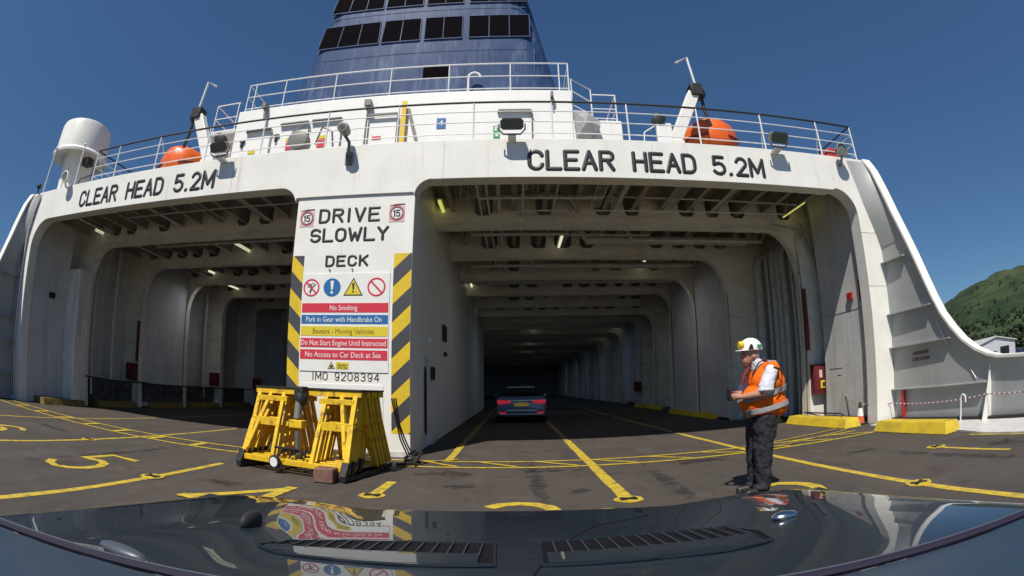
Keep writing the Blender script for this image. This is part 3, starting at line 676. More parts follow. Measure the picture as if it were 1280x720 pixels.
hazard(-4.418, -4.155, .44, 3.85, -1.0, 'hazard_band')
hazard(-2.26, -1.905, .44, 3.85, .95, 'hazard_band')

# upper works
HY = 13.0
hs = MB().box(-8.84, 1.8, HY, 25, 6.2, 9.8).build('deckhouse', 'white2', FE, .03)
MB().box(1.802, 3.22, HY + .02, 20, 6.2, 8.78).build('deckhouse_annex', 'white2', FE, .03)
MB().prism([(12.98, 9.18), (16, 9.18), (16, 8.95), (13.9, 8.5), (13.1, 8.9), (12.98, 9.05)], -9.88, -8.86, 'x').build('side_platform', 'white2', FE, .01)
for x0, x1, z in ((-8.3, -7.42, 8.96), (-7.06, -6.12, 9.05), (-5.98, -5.03, 9.06), (-.34, .58, 9.03)):
    b = MB(); b.bar((x0, HY - .07, z), (x1, HY - .07, z), .12, .035); b.bar((x1, HY - .06, z), (x1 + .05, HY - .06, z - .18), .10, .03); b.bar((x0, HY - .06, z), (x0 - .03, HY - .06, z - .06), .10, .03)
    b.tube([(x1 + .02, HY - .05, z - .2), (x1 + .02, HY - .05, 6.3)], .018, 6)
    b.build('door_rain_gutter', 'flood', hs)
b = MB().tube([(-4.22, HY - .12, 6.3), (-4.22, HY - .12, 9.5)], .03, 8).bar((-4.22, HY - .1, 9.06), (-3.3, HY - .1, 9.06), .06, .06).tube([(-3.28, HY - .1, 9.06), (-3.28, HY - .1, 6.3)], .025, 8)
b.box(-4.32, -4.12, HY - .25, HY - .02, 9.35, 9.55); b.build('lamp_shadow_frame', 'flood', hs)  # grey bars stand in for a lamp and its cast shadow
MB().box(-3.17, -3.03, HY - .16, HY - .1, 6.3, 9.44).build('yellow_post', 'hyel', hs)
MB().bar((-2.98, HY - .06, 9.2), (-2.66, HY - .06, 8.0), .05, .1).build('ladder_stringer', 'flood', hs)
b = MB().box(1.16, 1.24, HY - .22, HY - .01, 9.45, 9.62).tube([(1.2, HY - .12, 9.45), (1.2, HY - .12, 9.2)], .03, 6); b.build('wall_lamp', 'flood', hs)
b = MB().box(-7.85, -7.7, HY - .25, HY - .01, 9.68, 9.85).tube([(-7.75, HY - .15, 9.7), (-7.7, HY - .15, 9.3)], .05, 8); b.build('wall_lamp', 'flood', hs)
MB().box(-2.13, -1.87, HY - .02, HY - .002, 8.52, 8.86).build('deck_number_sign', 'bblue', hs)
wall_text('deck_number', '4', .26, (-2.0, HY - .024, 8.69), 'bwhite', hs)
MB().box(-.50, -.32, HY - .02, HY - .002, 8.15, 8.55).build('exit_sign', 'bgreen', hs)
b = MB().prism([(-.46, 8.38), (-.40, 8.38), (-.40, 8.48), (-.36, 8.48), (-.36, 8.52), (-.46, 8.52)], HY - .026, HY - .019, 'y').prism([(-.46, 8.2), (-.36, 8.2), (-.36, 8.32), (-.40, 8.32)], HY - .026, HY - .019, 'y'); b.build('exit_pictogram', 'bwhite', hs)
for x, z, m in ((-8.05, 8.22, 'byel'), (-6.72, 8.52, 'byel'), (-6.7, 8.36, 'bred'), (-6.7, 8.22, 'bred'), (-5.6, 8.5, 'byel'), (-5.62, 8.35, 'bred'), (-5.64, 8.21, 'bred'), (-3.9, 8.32, 'bred')):
    MB().box(x - .13, x + .13, HY - .016, HY - .002, z - .055, z + .055).build('notice_plate', m, hs)
for x, z in ((-8.45, 8.55), (-7.2, 8.62)):
    MB().prism([(x - .1, z + .1), (x + .1, z + .1), (x + .02, z), (x + .02, z - .13), (x - .04, z - .13), (x - .03, z)], HY - .08, HY - .002, 'y').build('door_handle', 'black', hs)
b = MB().lathe([(.22, 0), (.30, .02), (.32, .25), (.24, .5), (.10, .55)], (-6.0, HY - .95, 8.0), 20, 'y'); b.tube([(-6.35, HY - .5, 7.9), (-6.4, HY - .5, 8.5), (-6.25, HY - .1, 8.9)], .03, 8).tube([(-5.6, HY - .5, 8.0), (-5.45, HY - .5, 8.55), (-5.2, HY - .3, 8.5), (-5.15, HY - .2, 8.0)], .03, 8)
b.tube([(-6.0, HY - .6, 6.3), (-6.0, HY - .6, 8.0)], .14, 10); b.build('vent_cowl', 'flood', hs)
tag(MB().add([(1.84, 12.72, 8.05), (1.8, 12.75, 8.95), (2.16, 12.6, 8.82), (2.52, 12.7, 8.55), (2.5, 12.62, 8.36), (2.22, 12.7, 8.02), (1.84, 12.98, 8.05), (1.8, 12.99, 8.95), (2.16, 12.99, 8.82), (2.52, 12.99, 8.55), (2.5, 12.99, 8.36), (2.22, 12.99, 8.02), (2.1, 12.52, 8.45)],
     [(0, 1, 12), (1, 2, 12), (2, 3, 12), (3, 4, 12), (4, 5, 12), (5, 0, 12), (0, 6, 7, 1), (1, 7, 8, 2), (2, 8, 9, 3), (3, 9, 10, 4), (4, 10, 11, 5), (5, 11, 6, 0), (6, 11, 10, 9, 8, 7)]).build('tarpaulin', 'tarp', smooth=0),
    'crumpled grey tarpaulin tied against the corner of the white deckhouse', 'tarpaulin')
# funnel
FY = 15.0
fx = lambda z: (-8.5 + .213 * (z - 10.1), 1.95 - .205 * (z - 10.1))
lv = [(9.8, 0), (20.5, 0)]
def ring(z):
    a, c = fx(z); r = .9
    pl = []
    for cx, cy, t0 in ((c - r, FY + r, -90), (c - r, FY + 8, 0), (a + r, FY + 8, 90), (a + r, FY + r, 180)):
        for i in range(6): pl.append((cx + r * math.cos(R_(t0 + 18 * i)), cy + r * math.sin(R_(t0 + 18 * i)), z))
    return pl
b = MB(); r0, r1 = ring(9.8), ring(20.5); n = len(r0)
b.add(r0 + r1, [tuple(range(n))[::-1], tuple(range(n, 2 * n))] + [(i, (i + 1) % n, n + (i + 1) % n, n + i) for i in range(n)])
fu = b.build('funnel', 'funnel', FE)
def louvre(pl, panes, name='louvre'):
    o = MB().prism(pl, FY - .03, FY + .02, 'y').build(name, 'louvre', fu)
    b = MB(); (xa, za), (xb, zb_), (xc, zc), (xd, zd) = pl                  # bl, br, tr, tl
    for k in range(panes + 1):
        t = k / panes; b.bar((xa + (xb - xa) * t, FY - .03, za), (xd + (xc - xd) * t, FY - .03, zd), .03, .02, (0, 1, 0))
    for z in (za, zd): b.bar((xa if z == za else xd, FY - .034, z), (xb if z == za else xc, FY - .034, z), .03, .035)
    b.build('frame', 'funnel', o)
for z0, z1 in ((13.5, 14.6), (15.32, 16.4)):
    d = .12 * (z0 - 13.5) / 1.8
    louvre([(-7.3 + .28 * (z0 - 13.5) / 1.8, z0), (-4.87, z0), (-4.87, z1), (-7.12 + .28 * (z0 - 13.5) / 1.8, z1)], 3)
    louvre([(-4.77, z0), (-3.3, z0), (-3.3, z1), (-4.7, z1)], 2)
    louvre([(-3.14, z0), (-1.74, z0), (-1.74, z1), (-3.14, z1)], 2)
    louvre([(-1.5, z0), (.72 , z0), (.72 - .0, z1), (-1.5, z1)], 3)
MB().box(-3.06, -2.12, FY - .03, FY + .02, 11.72, 12.2).build('louvre', 'louvre', fu)
for x in (-4.82, -3.22, -1.62, .85): MB().box(x - .02, x + .02, FY - .012, FY + .01, 10, 12.9).build('plate_seam', 'funnel', fu)
for z in (12.9, 15.0): MB().box(-7.0, .6, FY - .012, FY + .01, z, z + .03).build('plate_seam', 'funnel', fu)
MB().tube([(-1.42, FY - .25, 9.8), (-1.42, FY - .25, 11.5)] + [(-1.22 - .2 * math.cos(R_(t)), FY - .25, 11.5 + .2 * math.sin(R_(t))) for t in range(15, 181, 15)], .04, 10).build('vent_pipe', 'rail', fu)

# railings
def railing(name, label, path, posts, z0, rails, rail_r=.016, post_r=.022, top=None, lean=0.0):
    t = thing(name, label, 'railing', (path[0][0], path[0][1], z0))
    for dz, r, m in rails:
        MB().tube([(x, y, z + dz) for x, y, z in path], r, 8).build('handrail' if dz == rails[0][0] else 'rail', m, t)
    for x, y, z in posts:
        MB().tube([(x, y, z), (x, y + lean, z + rails[0][0] - .005)], post_r, 8).build('post', 'rail', t)
    return t
ms = [-11.55, -10.55, -8.93, -7.25, -5.65, -4.02, -2.4, -.78, .86, 2.49, 4.11, 5.74, 7.37, 8.5]
z0 = 6.22
t = railing('railing', 'long white railing with black handrail along the stern deck edge', [(-11.55, 16, z0), (-11.55, 9.52, z0), (8.5, 9.52, z0), (8.5, 16, z0)],
        [(x, 9.52, z0) for x in ms] + [(8.5, 11.2, z0), (8.5, 12.8, z0), (-11.55, 11.2, z0), (-11.55, 12.8, z0)], z0,
        [(.99, .026, 'black'), (.75, .013, 'rail'), (.49, .013, 'rail'), (.21, .013, 'rail')], post_r=.019)
for x in (5.78, 7.41, -8.89, -11.5): MB().tube([(x, 9.55, z0 + .9), (x + .08, 9.95, z0)], .016, 8).build('stay', 'rail', t)
railing('railing', 'white railing along the top of the deckhouse below the funnel', [(-8.66, 17, 9.8), (-8.66, HY + .06, 9.8), (1.74, HY + .06, 9.8), (1.74, 17, 9.8)],
        [(x, HY + .06, 9.8) for x in (-8.66, -8.4, -7.26, -5.47, -3.66, -1.85, 0.0, 1.46, 1.74)], 9.8, [(1.04, .024, 'rail'), (.56, .018, 'rail'), (.10, .018, 'rail')], post_r=.022)
railing('railing', 'short white railing on the side platform beside the deckhouse', [(-9.84, 16, 9.18), (-9.84, HY + .05, 9.18), (-8.9, HY + .05, 9.18)],
        [(x, HY + .05, 9.18) for x in (-9.84, -8.95)], 9.18, [(1.02, .024, 'rail'), (.5, .018, 'rail')])
t = thing('railing', 'sloping white stair railing going down from the deckhouse top', 'railing', (1.85, HY + .2, 8.78))
MB().tube([(1.83, HY + .2, 8.8), (1.83, HY + .2, 10.35), (2.4, HY + .2, 9.95), (2.4, HY + .2, 8.8)], .024, 8).build('handrail', 'rail', t)
MB().tube([(1.83, HY + .2, 9.9), (2.4, HY + .2, 9.5)], .018, 8).build('rail', 'rail', t)
MB().tube([(1.83, HY + .2, 9.4), (2.4, HY + .2, 9.05)], .018, 8).build('rail', 'rail', t)
t = railing('railing', 'small white guard railing on the low annex roof', [(2.42, HY + .12, 8.78), (3.12, HY + .12, 8.78), (3.12, 16, 8.78)], [(3.12, HY + .12, 8.78), (3.12, 14.5, 8.78)], 8.78,
        [(.95, .024, 'rail'), (.45, .018, 'rail'), (.12, .018, 'rail')])

# ventilator
vt = thing('ventilator', 'big white mushroom ventilator at the corner of the stern deck', 'ventilator', (-14.0, 10.65, 6.2))
MB().lathe([(.60, 6.2), (.60, 7.9)], (-14, 10.65, 0), 32).build('trunk', 'white', vt)
MB().lathe([(.62, 7.86), (.98, 7.76), (1.12, 7.70), (1.13, 7.78), (1.03, 7.88), (1.01, 8.72), (.97, 8.84), (.86, 8.90), (.02, 8.94)], (-14, 10.65, 0), 40).build('hood', 'white', vt)
MB().box(-13.22, -12.9, 10.2, 10.5, 7.3, 7.55).build('hood_latch', 'black', vt)
for lab, xa, xb, zt in (('thin white pole standing before the ventilator, outer one', -14.3, -14.12, 7.75), ('thin white pole standing before the ventilator, inner one', -12.42, -12.38, 7.55)):
    p = thing('pole', lab, 'pole', (xa, 9.5, 6.22)); MB().tube([(xa, 9.5, 6.2), (xb, 9.5, zt)], .022, 8).build('shaft', 'rail', p); MB().ell((xb, 9.5, zt), .05).build('tip', 'rail', p)
b = MB().tube([(-12.6, 9.7, 6.22), (-12.55, 9.8, 6.6), (-12.2, 10.0, 6.75), (-11.9, 9.9, 6.5), (-11.7, 9.7, 6.3)], .02, 8)
tag(b.build('cable', 'black'), 'loose black cable looping over the deck edge by the ventilator', 'cable')

bl = thing('corner_lamp', 'small black ball lamp on the top outer corner of the frame over the narrower bay', 'lamp', (-14.35, YF - .1, 6.2))
MB().tube([(-14.35, YF - .1, 6.2), (-14.35, YF - .1, 6.36)], .03, 8).build('stem', 'black', bl)
MB().ell((-14.35, YF - .1, 6.43), .10, 14, 10).build('globe', 'black', bl)
# floodlights, camera
def floodlight(label, x, z, wd=.46, ht=.24, m='flood', tilt=35, grp='floodlights on the stern frame'):
    t = thing('floodlight', label, 'floodlight', (x, YF - .35, z), 0, grp)
    Rm = Matrix.Rotation(R_(tilt), 3, 'X')
    def P(px, py, pz): v = Rm @ Vector((px, py, pz)); return (x + v.x, YF - .35 + v.y, z + v.z)
    h, k = wd / 2, ht / 2
    oct_ = [(-h + .05, -k), (h - .05, -k), (h, -k + .05), (h, k - .05), (h - .05, k), (-h + .05, k), (-h, k - .05), (-h, -k + .05)]
    b = MB(); f1 = [P(a, -.09, c) for a, c in oct_]; f2 = [P(a * .8, .12, c * .7) for a, c in oct_]
    b.add(f1 + f2, [tuple(range(8)), tuple(range(15, 7, -1))] + [(i, (i + 1) % 8, 8 + (i + 1) % 8, 8 + i) for i in range(8)]); b.build('housing', m, t)
    b = MB(); g1 = [P(a * .86, -.1, c * .8) for a, c in oct_]; g2 = [P(a * .86, -.085, c * .8) for a, c in oct_]
    b.add(g1 + g2, [tuple(range(8)), tuple(range(15, 7, -1))] + [(i, (i + 1) % 8, 8 + (i + 1) % 8, 8 + i) for i in range(8)]); b.build('lens', 'lens', t)
    MB().tube([(x - h - .03, YF - .33, z), (x - h - .03, YF - .33, z - .12), (x - h + .06, YF - .3, z - .22), (x + h - .06, YF - .3, z - .22), (x + h + .03, YF - .33, z - .12), (x + h + .03, YF - .33, z)], .018, 8).build('yoke', m, t)
    MB().bar((x, YF - .3, z - .24), (x, YF - .03, z - .26), .16, .06).build('bracket', 'white', t)
    return t
floodlight('grey rectangular floodlight above the middle of the stern, by the C of CLEAR', 0.02, 6.40)
floodlight('grey rectangular floodlight beside the 5.2M over the narrower bay', -6.5, 6.37)
floodlight('pale grey floodlight beside the 5.2M over the wider bay', 5.84, 6.38, .44, .26)
def round_light(label, x, z, m):
    t = thing('round_floodlight', label, 'floodlight', (x, YF - .3, z), 0, 'round floodlights on the stern frame')
    MB().lathe([(.06, .15), (.13, .1), (.17, 0), (.18, -.05), (.15, -.06), (.14, -.03)], (x, YF - .3, z), 20, 'y').build('housing', m, t)
    MB().lathe([(.02, -.035), (.145, -.03), (.145, -.025)], (x, YF - .3, z), 20, 'y').build('lens', 'lens', t)
    MB().tube([(x, YF - .25, z - .15), (x, YF - .2, z - .25), (x + .03, YF - .03, z - .3)], .03, 8).build('bracket', m, t)
round_light('round grey floodlight at the sloping corner of the frame', 7.68, 6.27, 'flood')
round_light('white hooded floodlight below the ventilator', -12.5, 6.4, 'white')
cc = thing('security_camera', 'grey security camera on a bent arm above the DRIVE SLOWLY pillar', 'security camera', (-3.34, YF - .3, 6.2))
MB().lathe([(.05, .2), (.10, .16), (.12, 0), (.12, -.12), (.08, -.13)], (-3.42, YF - .4, 6.43), 18, 'y').build('housing', 'flood', cc)
MB().lathe([(.01, -.135), (.07, -.132), (.07, -.125)], (-3.42, YF - .4, 6.43), 14, 'y').build('lens', 'black', cc)
MB().tube([(-3.4, YF - .35, 6.3), (-3.3, YF - .32, 6.15), (-3.32, YF - .22, 6.0), (-3.34, YF - .05, 5.92)], .035, 8).build('arm', 'flood', cc)
MB().box(-3.42, -3.27, YF - .12, YF - .041, 5.75, 6.02).build('base', 'flood', cc)

# lifeboats with davits
def lifeboat(label, x, y, z, L, s):
    t = thing('lifeboat', label, 'lifeboat', (x, y, z), 0, 'orange lifeboats on the upper deck')
    secs = [(-.5, .30, .45), (-.44, .72, .1), (-.25, .95, 0), (0, 1.0, -.02), (.25, .95, 0), (.42, .65, .1), (.5, .12, .45)]
    b = MB(); n = 14
    def sect(f, wsc, zk, top):
        pl = []
        for i in range(n + 1):
            a = math.pi * i / n
            pl.append((x + math.cos(a) * 1.08 * wsc, y + f * L, z + (math.sin(a) ** .7 * top * (0.55 + .45 * wsc)) + .55))
        return pl
    hull = []
    for f, wsc, zk in secs: hull.append([(x + math.cos(math.pi * i / n) * 1.08 * wsc, y + f * L, z + .55 - (math.sin(math.pi * i / n) ** .8) * (.55 - zk * .6)) for i in range(n + 1)])
    for k in range(len(secs)): b.v += hull[k]
    m_ = n + 1
    b.f += [(k * m_ + i, k * m_ + i + 1, (k + 1) * m_ + i + 1, (k + 1) * m_ + i) for k in range(len(secs) - 1) for i in range(n)]
    b.f += [tuple(range(m_)), tuple((len(secs) - 1) * m_ + i for i in range(m_))]
    b.build('hull', 'orange', t, smooth=60)
    b = MB()
    for f, wsc, zk in secs: b.v += sect(f, wsc * .97, zk, .80)
    b.f += [(k * m_ + i, k * m_ + i + 1, (k + 1) * m_ + i + 1, (k + 1) * m_ + i) for k in range(len(secs) - 1) for i in range(n)]
    b.f += [tuple(range(m_)), tuple((len(secs) - 1) * m_ + i for i in range(m_))]
    b.build('canopy', 'orange', t, smooth=60)
    b = MB()
    for sgn in (-1, 1): b.tube([(x + sgn * 1.10 * wsc, y + f * L, z + .55) for f, wsc, zk in secs], .035, 6)
    b.build('fender', 'dred', t)
    MB().box(x - .3, x + .3, y - .35, y + .35, z + 1.2, z + 1.5).build('hatch', 'orange', t, .06)
    for f in (-.3, .3): MB().box(x - .05, x + .05, y + f * L - .06, y + f * L + .06, z + 1.2, z + 1.5).build('lifting_hook', 'black', t)
    return t
lifeboat('orange lifeboat behind the railing, above the word HEAD over the wider bay', 5.95, 14.9, 7.62, 5.0, 1)
lifeboat('orange lifeboat partly hidden behind the deckhouse end and ventilator side', -11.1, 14.9, 7.55, 4.6, -1)
def davit(label, x, y, s):
    t = thing('davit', label, 'davit', (x, y, 6.2), 0, 'lifeboat davits')
    MB().bar((x, y, 6.22), (x + s * .05, y, 7.6), .42, .34, (0, 1, 0)).bar((x - s * .12, y, 7.3), (x + s * .80, y, 9.2), .34, .30, (0, 1, 0)).build('arm', 'white', t, .02)
    b = MB().box(x + s * .88 - .18, x + s * .88 + .18, y - .22, y + .2, 9.1, 9.5).lathe([(.12, -.1), (.2, -.08), (.2, .08), (.12, .1)], (x + s * 1.0, y, 9.25), 14, 'y'); b.build('sheave_block', 'black', t, .03)
    MB().tube([(x + s * .95, y, 9.45), (x + s * .84, y, 10.55), (x + s * .45, y, 10.3)], .04, 8).build('light_pole', 'rail', t)
    MB().tube([(x + s * 1.05, y, 9.2), (x + s * 1.08, y, 8.7), (x + s * 1.2, y, 8.2)], .05, 8).build('wire_fall', 'black', t)
    MB().box(x - s * .25 - .3, x - s * .25 + .12, y - .35, y - .2, 6.22, 8.0).build('winch_cover', 'white2', t, .02)
    MB().lathe([(.1, -.16), (.17, -.14), (.17, .14), (.1, .16)], (x - s * .45, y - .25, 8.12), 14, 'y').build('winch', 'black', t)
    MB().tube([(x - s * .55, y - .3, 6.3), (x - s * .95, y - .3, 7.2), (x - s * .9, y - .3, 7.7), (x - s * .6, y - .3, 7.9)], .02, 6).build('crank', 'rail', t)
davit('white davit arm with black sheave leaning over the lifeboat at the wider bay side', 4.38, 12.0, 1)
davit('white davit arm with black sheave beside the deckhouse platform', -8.92, 12.0, -1)
tag(MB().lathe([(.2, 0), (.26, .03), (.28, .12), (.26, .22), (.2, .25), (.16, .2), (.16, .05)], (8.05, 9.9, 6.5), 20, 'y').build('life_ring', 'red'), 'red lifebuoy ring at the railing corner above the sloping bulwark', 'lifebuoy')

# ------------------------------------------------------------------ signs on the pillar
sb = thing('safety_sign', 'white safety board on the pillar with four pictograms and coloured warning strips', 'sign', (-3.26, YF, 2.5))
MB().box(-4.14, -2.32, YF - .016, YF - .001, 1.57, 3.47).build('board', 'bwhite', sb)
ys = YF - .017
def ringp(mb, cx, cz, r0, r1, y0, y1, n=32):
    for i in range(n):
        a, c = 2 * math.pi * i / n, 2 * math.pi * (i + 1) / n
        mb.prism([(cx + r0 * math.cos(a), cz + r0 * math.sin(a)), (cx + r1 * math.cos(a), cz + r1 * math.sin(a)), (cx + r1 * math.cos(c), cz + r1 * math.sin(c)), (cx + r0 * math.cos(c), cz + r0 * math.sin(c))], y0, y1, 'y')
    return mb
def disc(mb, cx, cz, r, y0, y1, n=28): return mb.prism([(cx + r * math.cos(2 * math.pi * i / n), cz + r * math.sin(2 * math.pi * i / n)) for i in range(n)], y0, y1, 'y')
def slash(mb, cx, cz, r, y0, y1, wd=.028):
    a = R_(135); dx, dz = math.cos(a), math.sin(a)
    return mb.prism([(cx + dx * r - dz * wd / 2, cz + dz * r + dx * wd / 2), (cx - dx * r - dz * wd / 2, cz - dz * r + dx * wd / 2), (cx - dx * r + dz * wd / 2, cz - dz * r - dx * wd / 2), (cx + dx * r + dz * wd / 2, cz + dz * r - dx * wd / 2)], y0, y1, 'y')
cz = 3.195; xs4 = (-3.945, -3.50, -3.055, -2.585)
b = MB(); ringp(b, xs4[0], cz, .145, .175, ys - .004, ys); slash(b, xs4[0], cz, .15, ys - .007, ys - .004); o = b.build('no_smoking_symbol', 'bred', sb, smooth=0)
b = MB().bar((xs4[0] - .03, ys - .002, cz - .1), (xs4[0] - .0, ys - .002, cz - .01), .05, .004).bar((xs4[0] + .01, ys - .002, cz), (xs4[0] + .09, ys - .002, cz + .07), .018, .004)
ringp(b, xs4[0] + .03, cz + .05, .03, .042, ys - .003, ys, 10); ringp(b, xs4[0] - .05, cz + .04, .028, .04, ys - .003, ys, 10); b.build('cigarette', 'letter', o)
b = MB(); disc(b, xs4[1], cz, .18, ys - .004, ys); o = b.build('mandatory_symbol', 'bblue', sb, smooth=0)
b = MB().prism([(xs4[1] - .018, cz - .05), (xs4[1] + .018, cz - .05), (xs4[1] + .036, cz + .13), (xs4[1] - .036, cz + .13)], ys - .007, ys - .004, 'y'); disc(b, xs4[1], cz - .1, .028, ys - .007, ys - .004, 14); b.build('exclamation_mark', 'bwhite', o)
b = MB().prism([(xs4[2] - .2, cz - .165), (xs4[2] + .2, cz - .165), (xs4[2], cz + .19)], ys - .003, ys, 'y'); o = b.build('warning_symbol', 'letter', sb)
MB().prism([(xs4[2] - .165, cz - .145), (xs4[2] + .165, cz - .145), (xs4[2], cz + .15)], ys - .006, ys - .003, 'y').build('triangle_fill', 'byel', o)
b = MB().prism([(xs4[2] - .014, cz - .05), (xs4[2] + .014, cz - .05), (xs4[2] + .024, cz + .08), (xs4[2] - .024, cz + .08)], ys - .009, ys - .006, 'y'); disc(b, xs4[2], cz - .09, .02, ys - .009, ys - .006, 12); b.build('exclamation_mark', 'letter', o)
b = MB(); ringp(b, xs4[3], cz, .15, .182, ys - .004, ys); slash(b, xs4[3], cz, .155, ys - .007, ys - .004, .03); b.build('prohibition_symbol', 'bred', sb, smooth=0)
for z0_, z1_, m, txt, tm, wd in ((2.705, 2.885, 'bred', 'No Smoking', 'bwhite', .57), (2.485, 2.655, 'bblue', 'Park in Gear with Handbrake On', 'bwhite', 1.56), (2.25, 2.435, 'byel', 'Beware - Moving Vehicles', 'olive', 1.26), (2.03, 2.205, 'bred', 'Do Not Start Engine Until Instructed', 'bwhite', 1.74), (1.80, 1.985, 'bred', 'No Access to Car Deck at Sea', 'bwhite', 1.55)):
    o = MB().box(-4.125, -2.335, ys - .004, ys, z0_, z1_).build('warning_strip', m, sb)
    wall_text('strip_text', txt, .145, (-3.24, ys - .006, (z0_ + z1_) / 2 - .005), tm, o, wd)
o = MB().box(-3.36, -3.10, ys - .004, ys, 1.62, 1.75).build('caution_plate', 'byel', sb)
wall_text('strip_text', 'Caution', .06, (-3.23, ys - .006, 1.70), 'letter', o, .2); wall_text('strip_text', 'CO2 Gas', .05, (-3.23, ys - .006, 1.65), 'letter', o, .2)
o = MB().prism([(-3.53, 1.62), (-3.38, 1.62), (-3.455, 1.76)], ys - .004, ys, 'y').build('warning_symbol', 'letter', sb)
MB().prism([(-3.51, 1.63), (-3.40, 1.63), (-3.455, 1.735)], ys - .006, ys - .004, 'y').build('triangle_fill', 'byel', o)
MB().box(-3.48, -3.43, ys - .008, ys - .006, 1.64, 1.69).build('pictogram', 'letter', o)
for x in (-3.58, -3.1): MB().lathe([(.016, -.03), (.018, 0)], (x, YF, 3.55), 10, 'y').build('hook_eye', 'flood', sb)
pn = tag(MB().box(-4.1, -2.42, YF - .014, YF - .001, .62, 1.33).build('blank_panel', 'bwhite'), 'blank white panel fixed below the ship number on the pillar', 'panel')
for x, z, lab in ((-4.175, 4.645, 'fifteen speed limit sticker left of the word DRIVE'), (-2.25, 4.675, 'fifteen speed limit sticker right of the word DRIVE')):
    t = thing('speed_sign', lab, 'sign', (x, YF, z), 0, 'speed limit stickers')
    MB().box(x - .155, x + .155, YF - .006, YF - .001, z - .19, z + .19).build('sticker', 'pinkish', t)
    b = MB(); disc(b, x, z - .01, .155, YF - .009, YF - .006); b.build('face', 'bwhite', t, smooth=0)
    b = MB(); ringp(b, x, z - .01, .112, .135, YF - .012, YF - .009); b.build('ring', 'dred', t, smooth=0)
    b = MB(); ringp(b, x, z - .01, .143, .156, YF - .0115, YF - .009); b.build('ring', 'bred', t, smooth=0)
    MB().prism([(x - .15, z + .14), (x + .155, z + .17), (x + .155, z + .19), (x - .02, z + .18)], YF - .011, YF - .006, 'y').build('torn_edge', 'letter', t)
    stroke_text(MB(), '15', x - .066, x + .062, z - .075, z + .052, YF - .012, .0135, gap=.35).build('numeral', 'letter', t)

# ------------------------------------------------------------------ tube lights under the deckhead
ordn = ['first', 'second', 'third', 'fourth', 'fifth', 'sixth', 'seventh', 'eighth', 'ninth', 'tenth', 'eleventh', 'twelfth']
def tube_light(x, y, z, L, m, label, tilt=0.0):
    t = thing('tube_light', label, 'light', (x, y, z), 0, 'fluorescent tubes under the deckhead')
    MB().box(x - .07, x + .07, y - L / 2, y + L / 2, z + .05, z + .10).build('batten', 'cable', t)
    MB().cap((x, y - L / 2 + .04, z), (x, y + L / 2 - .04, z), .042, .042, 10).build('tube', m, t)
    if x in (1.46, 4.75, -8.93, -12.44) or (x == -4.6 and y > 45):
        ld = bpy.data.lights.new('hold_fill_light', 'AREA'); ld.shape = 'RECTANGLE'; ld.size = .3; ld.size_y = L; ld.use_shadow = True  # unseen fill lamp added under the tube to brighten the hold, bluer inwards
        ld.energy = 14 if y < 20 else (14 if y < 30 else 17); ld.color = (.95, .95, 1.0) if y < 20 else ((.60, .76, 1.0) if y < 30 else (.38, .60, 1.0))
        lo = bpy.data.objects.new('hold_fill_light', ld); COL.objects.link(lo); lo.location = (0, 0, -.56); lo.parent = t; lo.visible_glossy = False
rows = {-4.6: ('beyond the end of the centre casing', [36, 41.8, 48.2, 57.5]), -1.72: ('beside the centre casing', [12.1, 21.7, 26.1, 32.4]), 1.46: ('on the line over the parked car', [15.1, 26.1, 36.7, 46, 56, 68, 82]), 4.75: ('right of the middle of the wider bay', [18.2, 26.1, 35, 44, 54, 64, 76]),
        7.6: ('along the outer side of the wider bay', [11.7, 26.2, 33, 36.5, 42.5]), -13.45: ('along the outer side of the narrower bay', [12.4, 29.8]), -8.93: ('in the middle of the narrower bay', [14.85, 30, 45]), -12.44: ('near the outer wall of the narrower bay', [18.6]), -13.0: ('by the outer columns of the narrower bay', [21.2]), }
for x, (wh, ysl) in rows.items():
    for i, y in enumerate(ysl):
        yel = (x, y) in ((-1.72, 12.1), (7.6, 11.7))
        tube_light(x, y, 5.68 if y < 20 else 5.62, 1.3, 'tube' if yel else 'tubew', ('%s tube light %s, counted from the stern' % (ordn[i].capitalize(), wh)))
t = thing('strip_light', 'pale strip light lying crosswise just inside the frame near the 5.2M', 'light', (4.6, 10.35, 5.75))
MB().box(4.2, 5.0, 10.3, 10.4, 5.78, 5.84).build('batten', 'cable', t); MB().cap((4.25, 10.35, 5.74), (4.95, 10.35, 5.74), .035, .035, 10).build('tube', 'tubew', t)

# ------------------------------------------------------------------ deck furniture
def kerb(label, pl, z0, z1, name='kerb_block'):
    t = MB().prism(pl, z0, z1, 'z').build(name, 'kerb', None, .012); return tag(t, label, 'kerb', 'worn yellow kerb blocks')
def wedge(label, x0, x1, y0, y1, h, end=.25):
    b = MB().add([(x0, y0, .005), (x1, y0, .005), (x1, y1, .005), (x0, y1, .005), (x0 + .12, y0 + end, h), (x1, y0 + end, h), (x1, y1, h), (x0 + .12, y1, h)],
                 [(0, 3, 2, 1), (4, 5, 6, 7), (0, 1, 5, 4), (1, 2, 6, 5), (2, 3, 7, 6), (3, 0, 4, 7)])
    return tag(b.build('kerb_block', 'kerb', None, .01), label, 'kerb', 'worn yellow kerb blocks')
wedge('yellow wedge kerb in front of the white jamb, nearest the camera', 7.02, 7.5, 6.15, 8.35, .20, .12)
wedge('yellow wedge kerb behind the hi-vis man, by the fire hose box', 7.12, 7.6, 9.5, 12.3, .21, .12)
for i, (y0, y1) in enumerate(((13.0, 15.0), (16.5, 18.9), (19.4, 21.6), (25.2, 27.4), (28.5, 30.4))):
    wedge('%s low yellow kerb along the outer wall inside the wider bay, counted inwards' % ordn[i], 6.6 if 15 < y0 < 20 else 7.1, 6.85 if 15 < y0 < 20 else 7.45, y0, y1, .18)
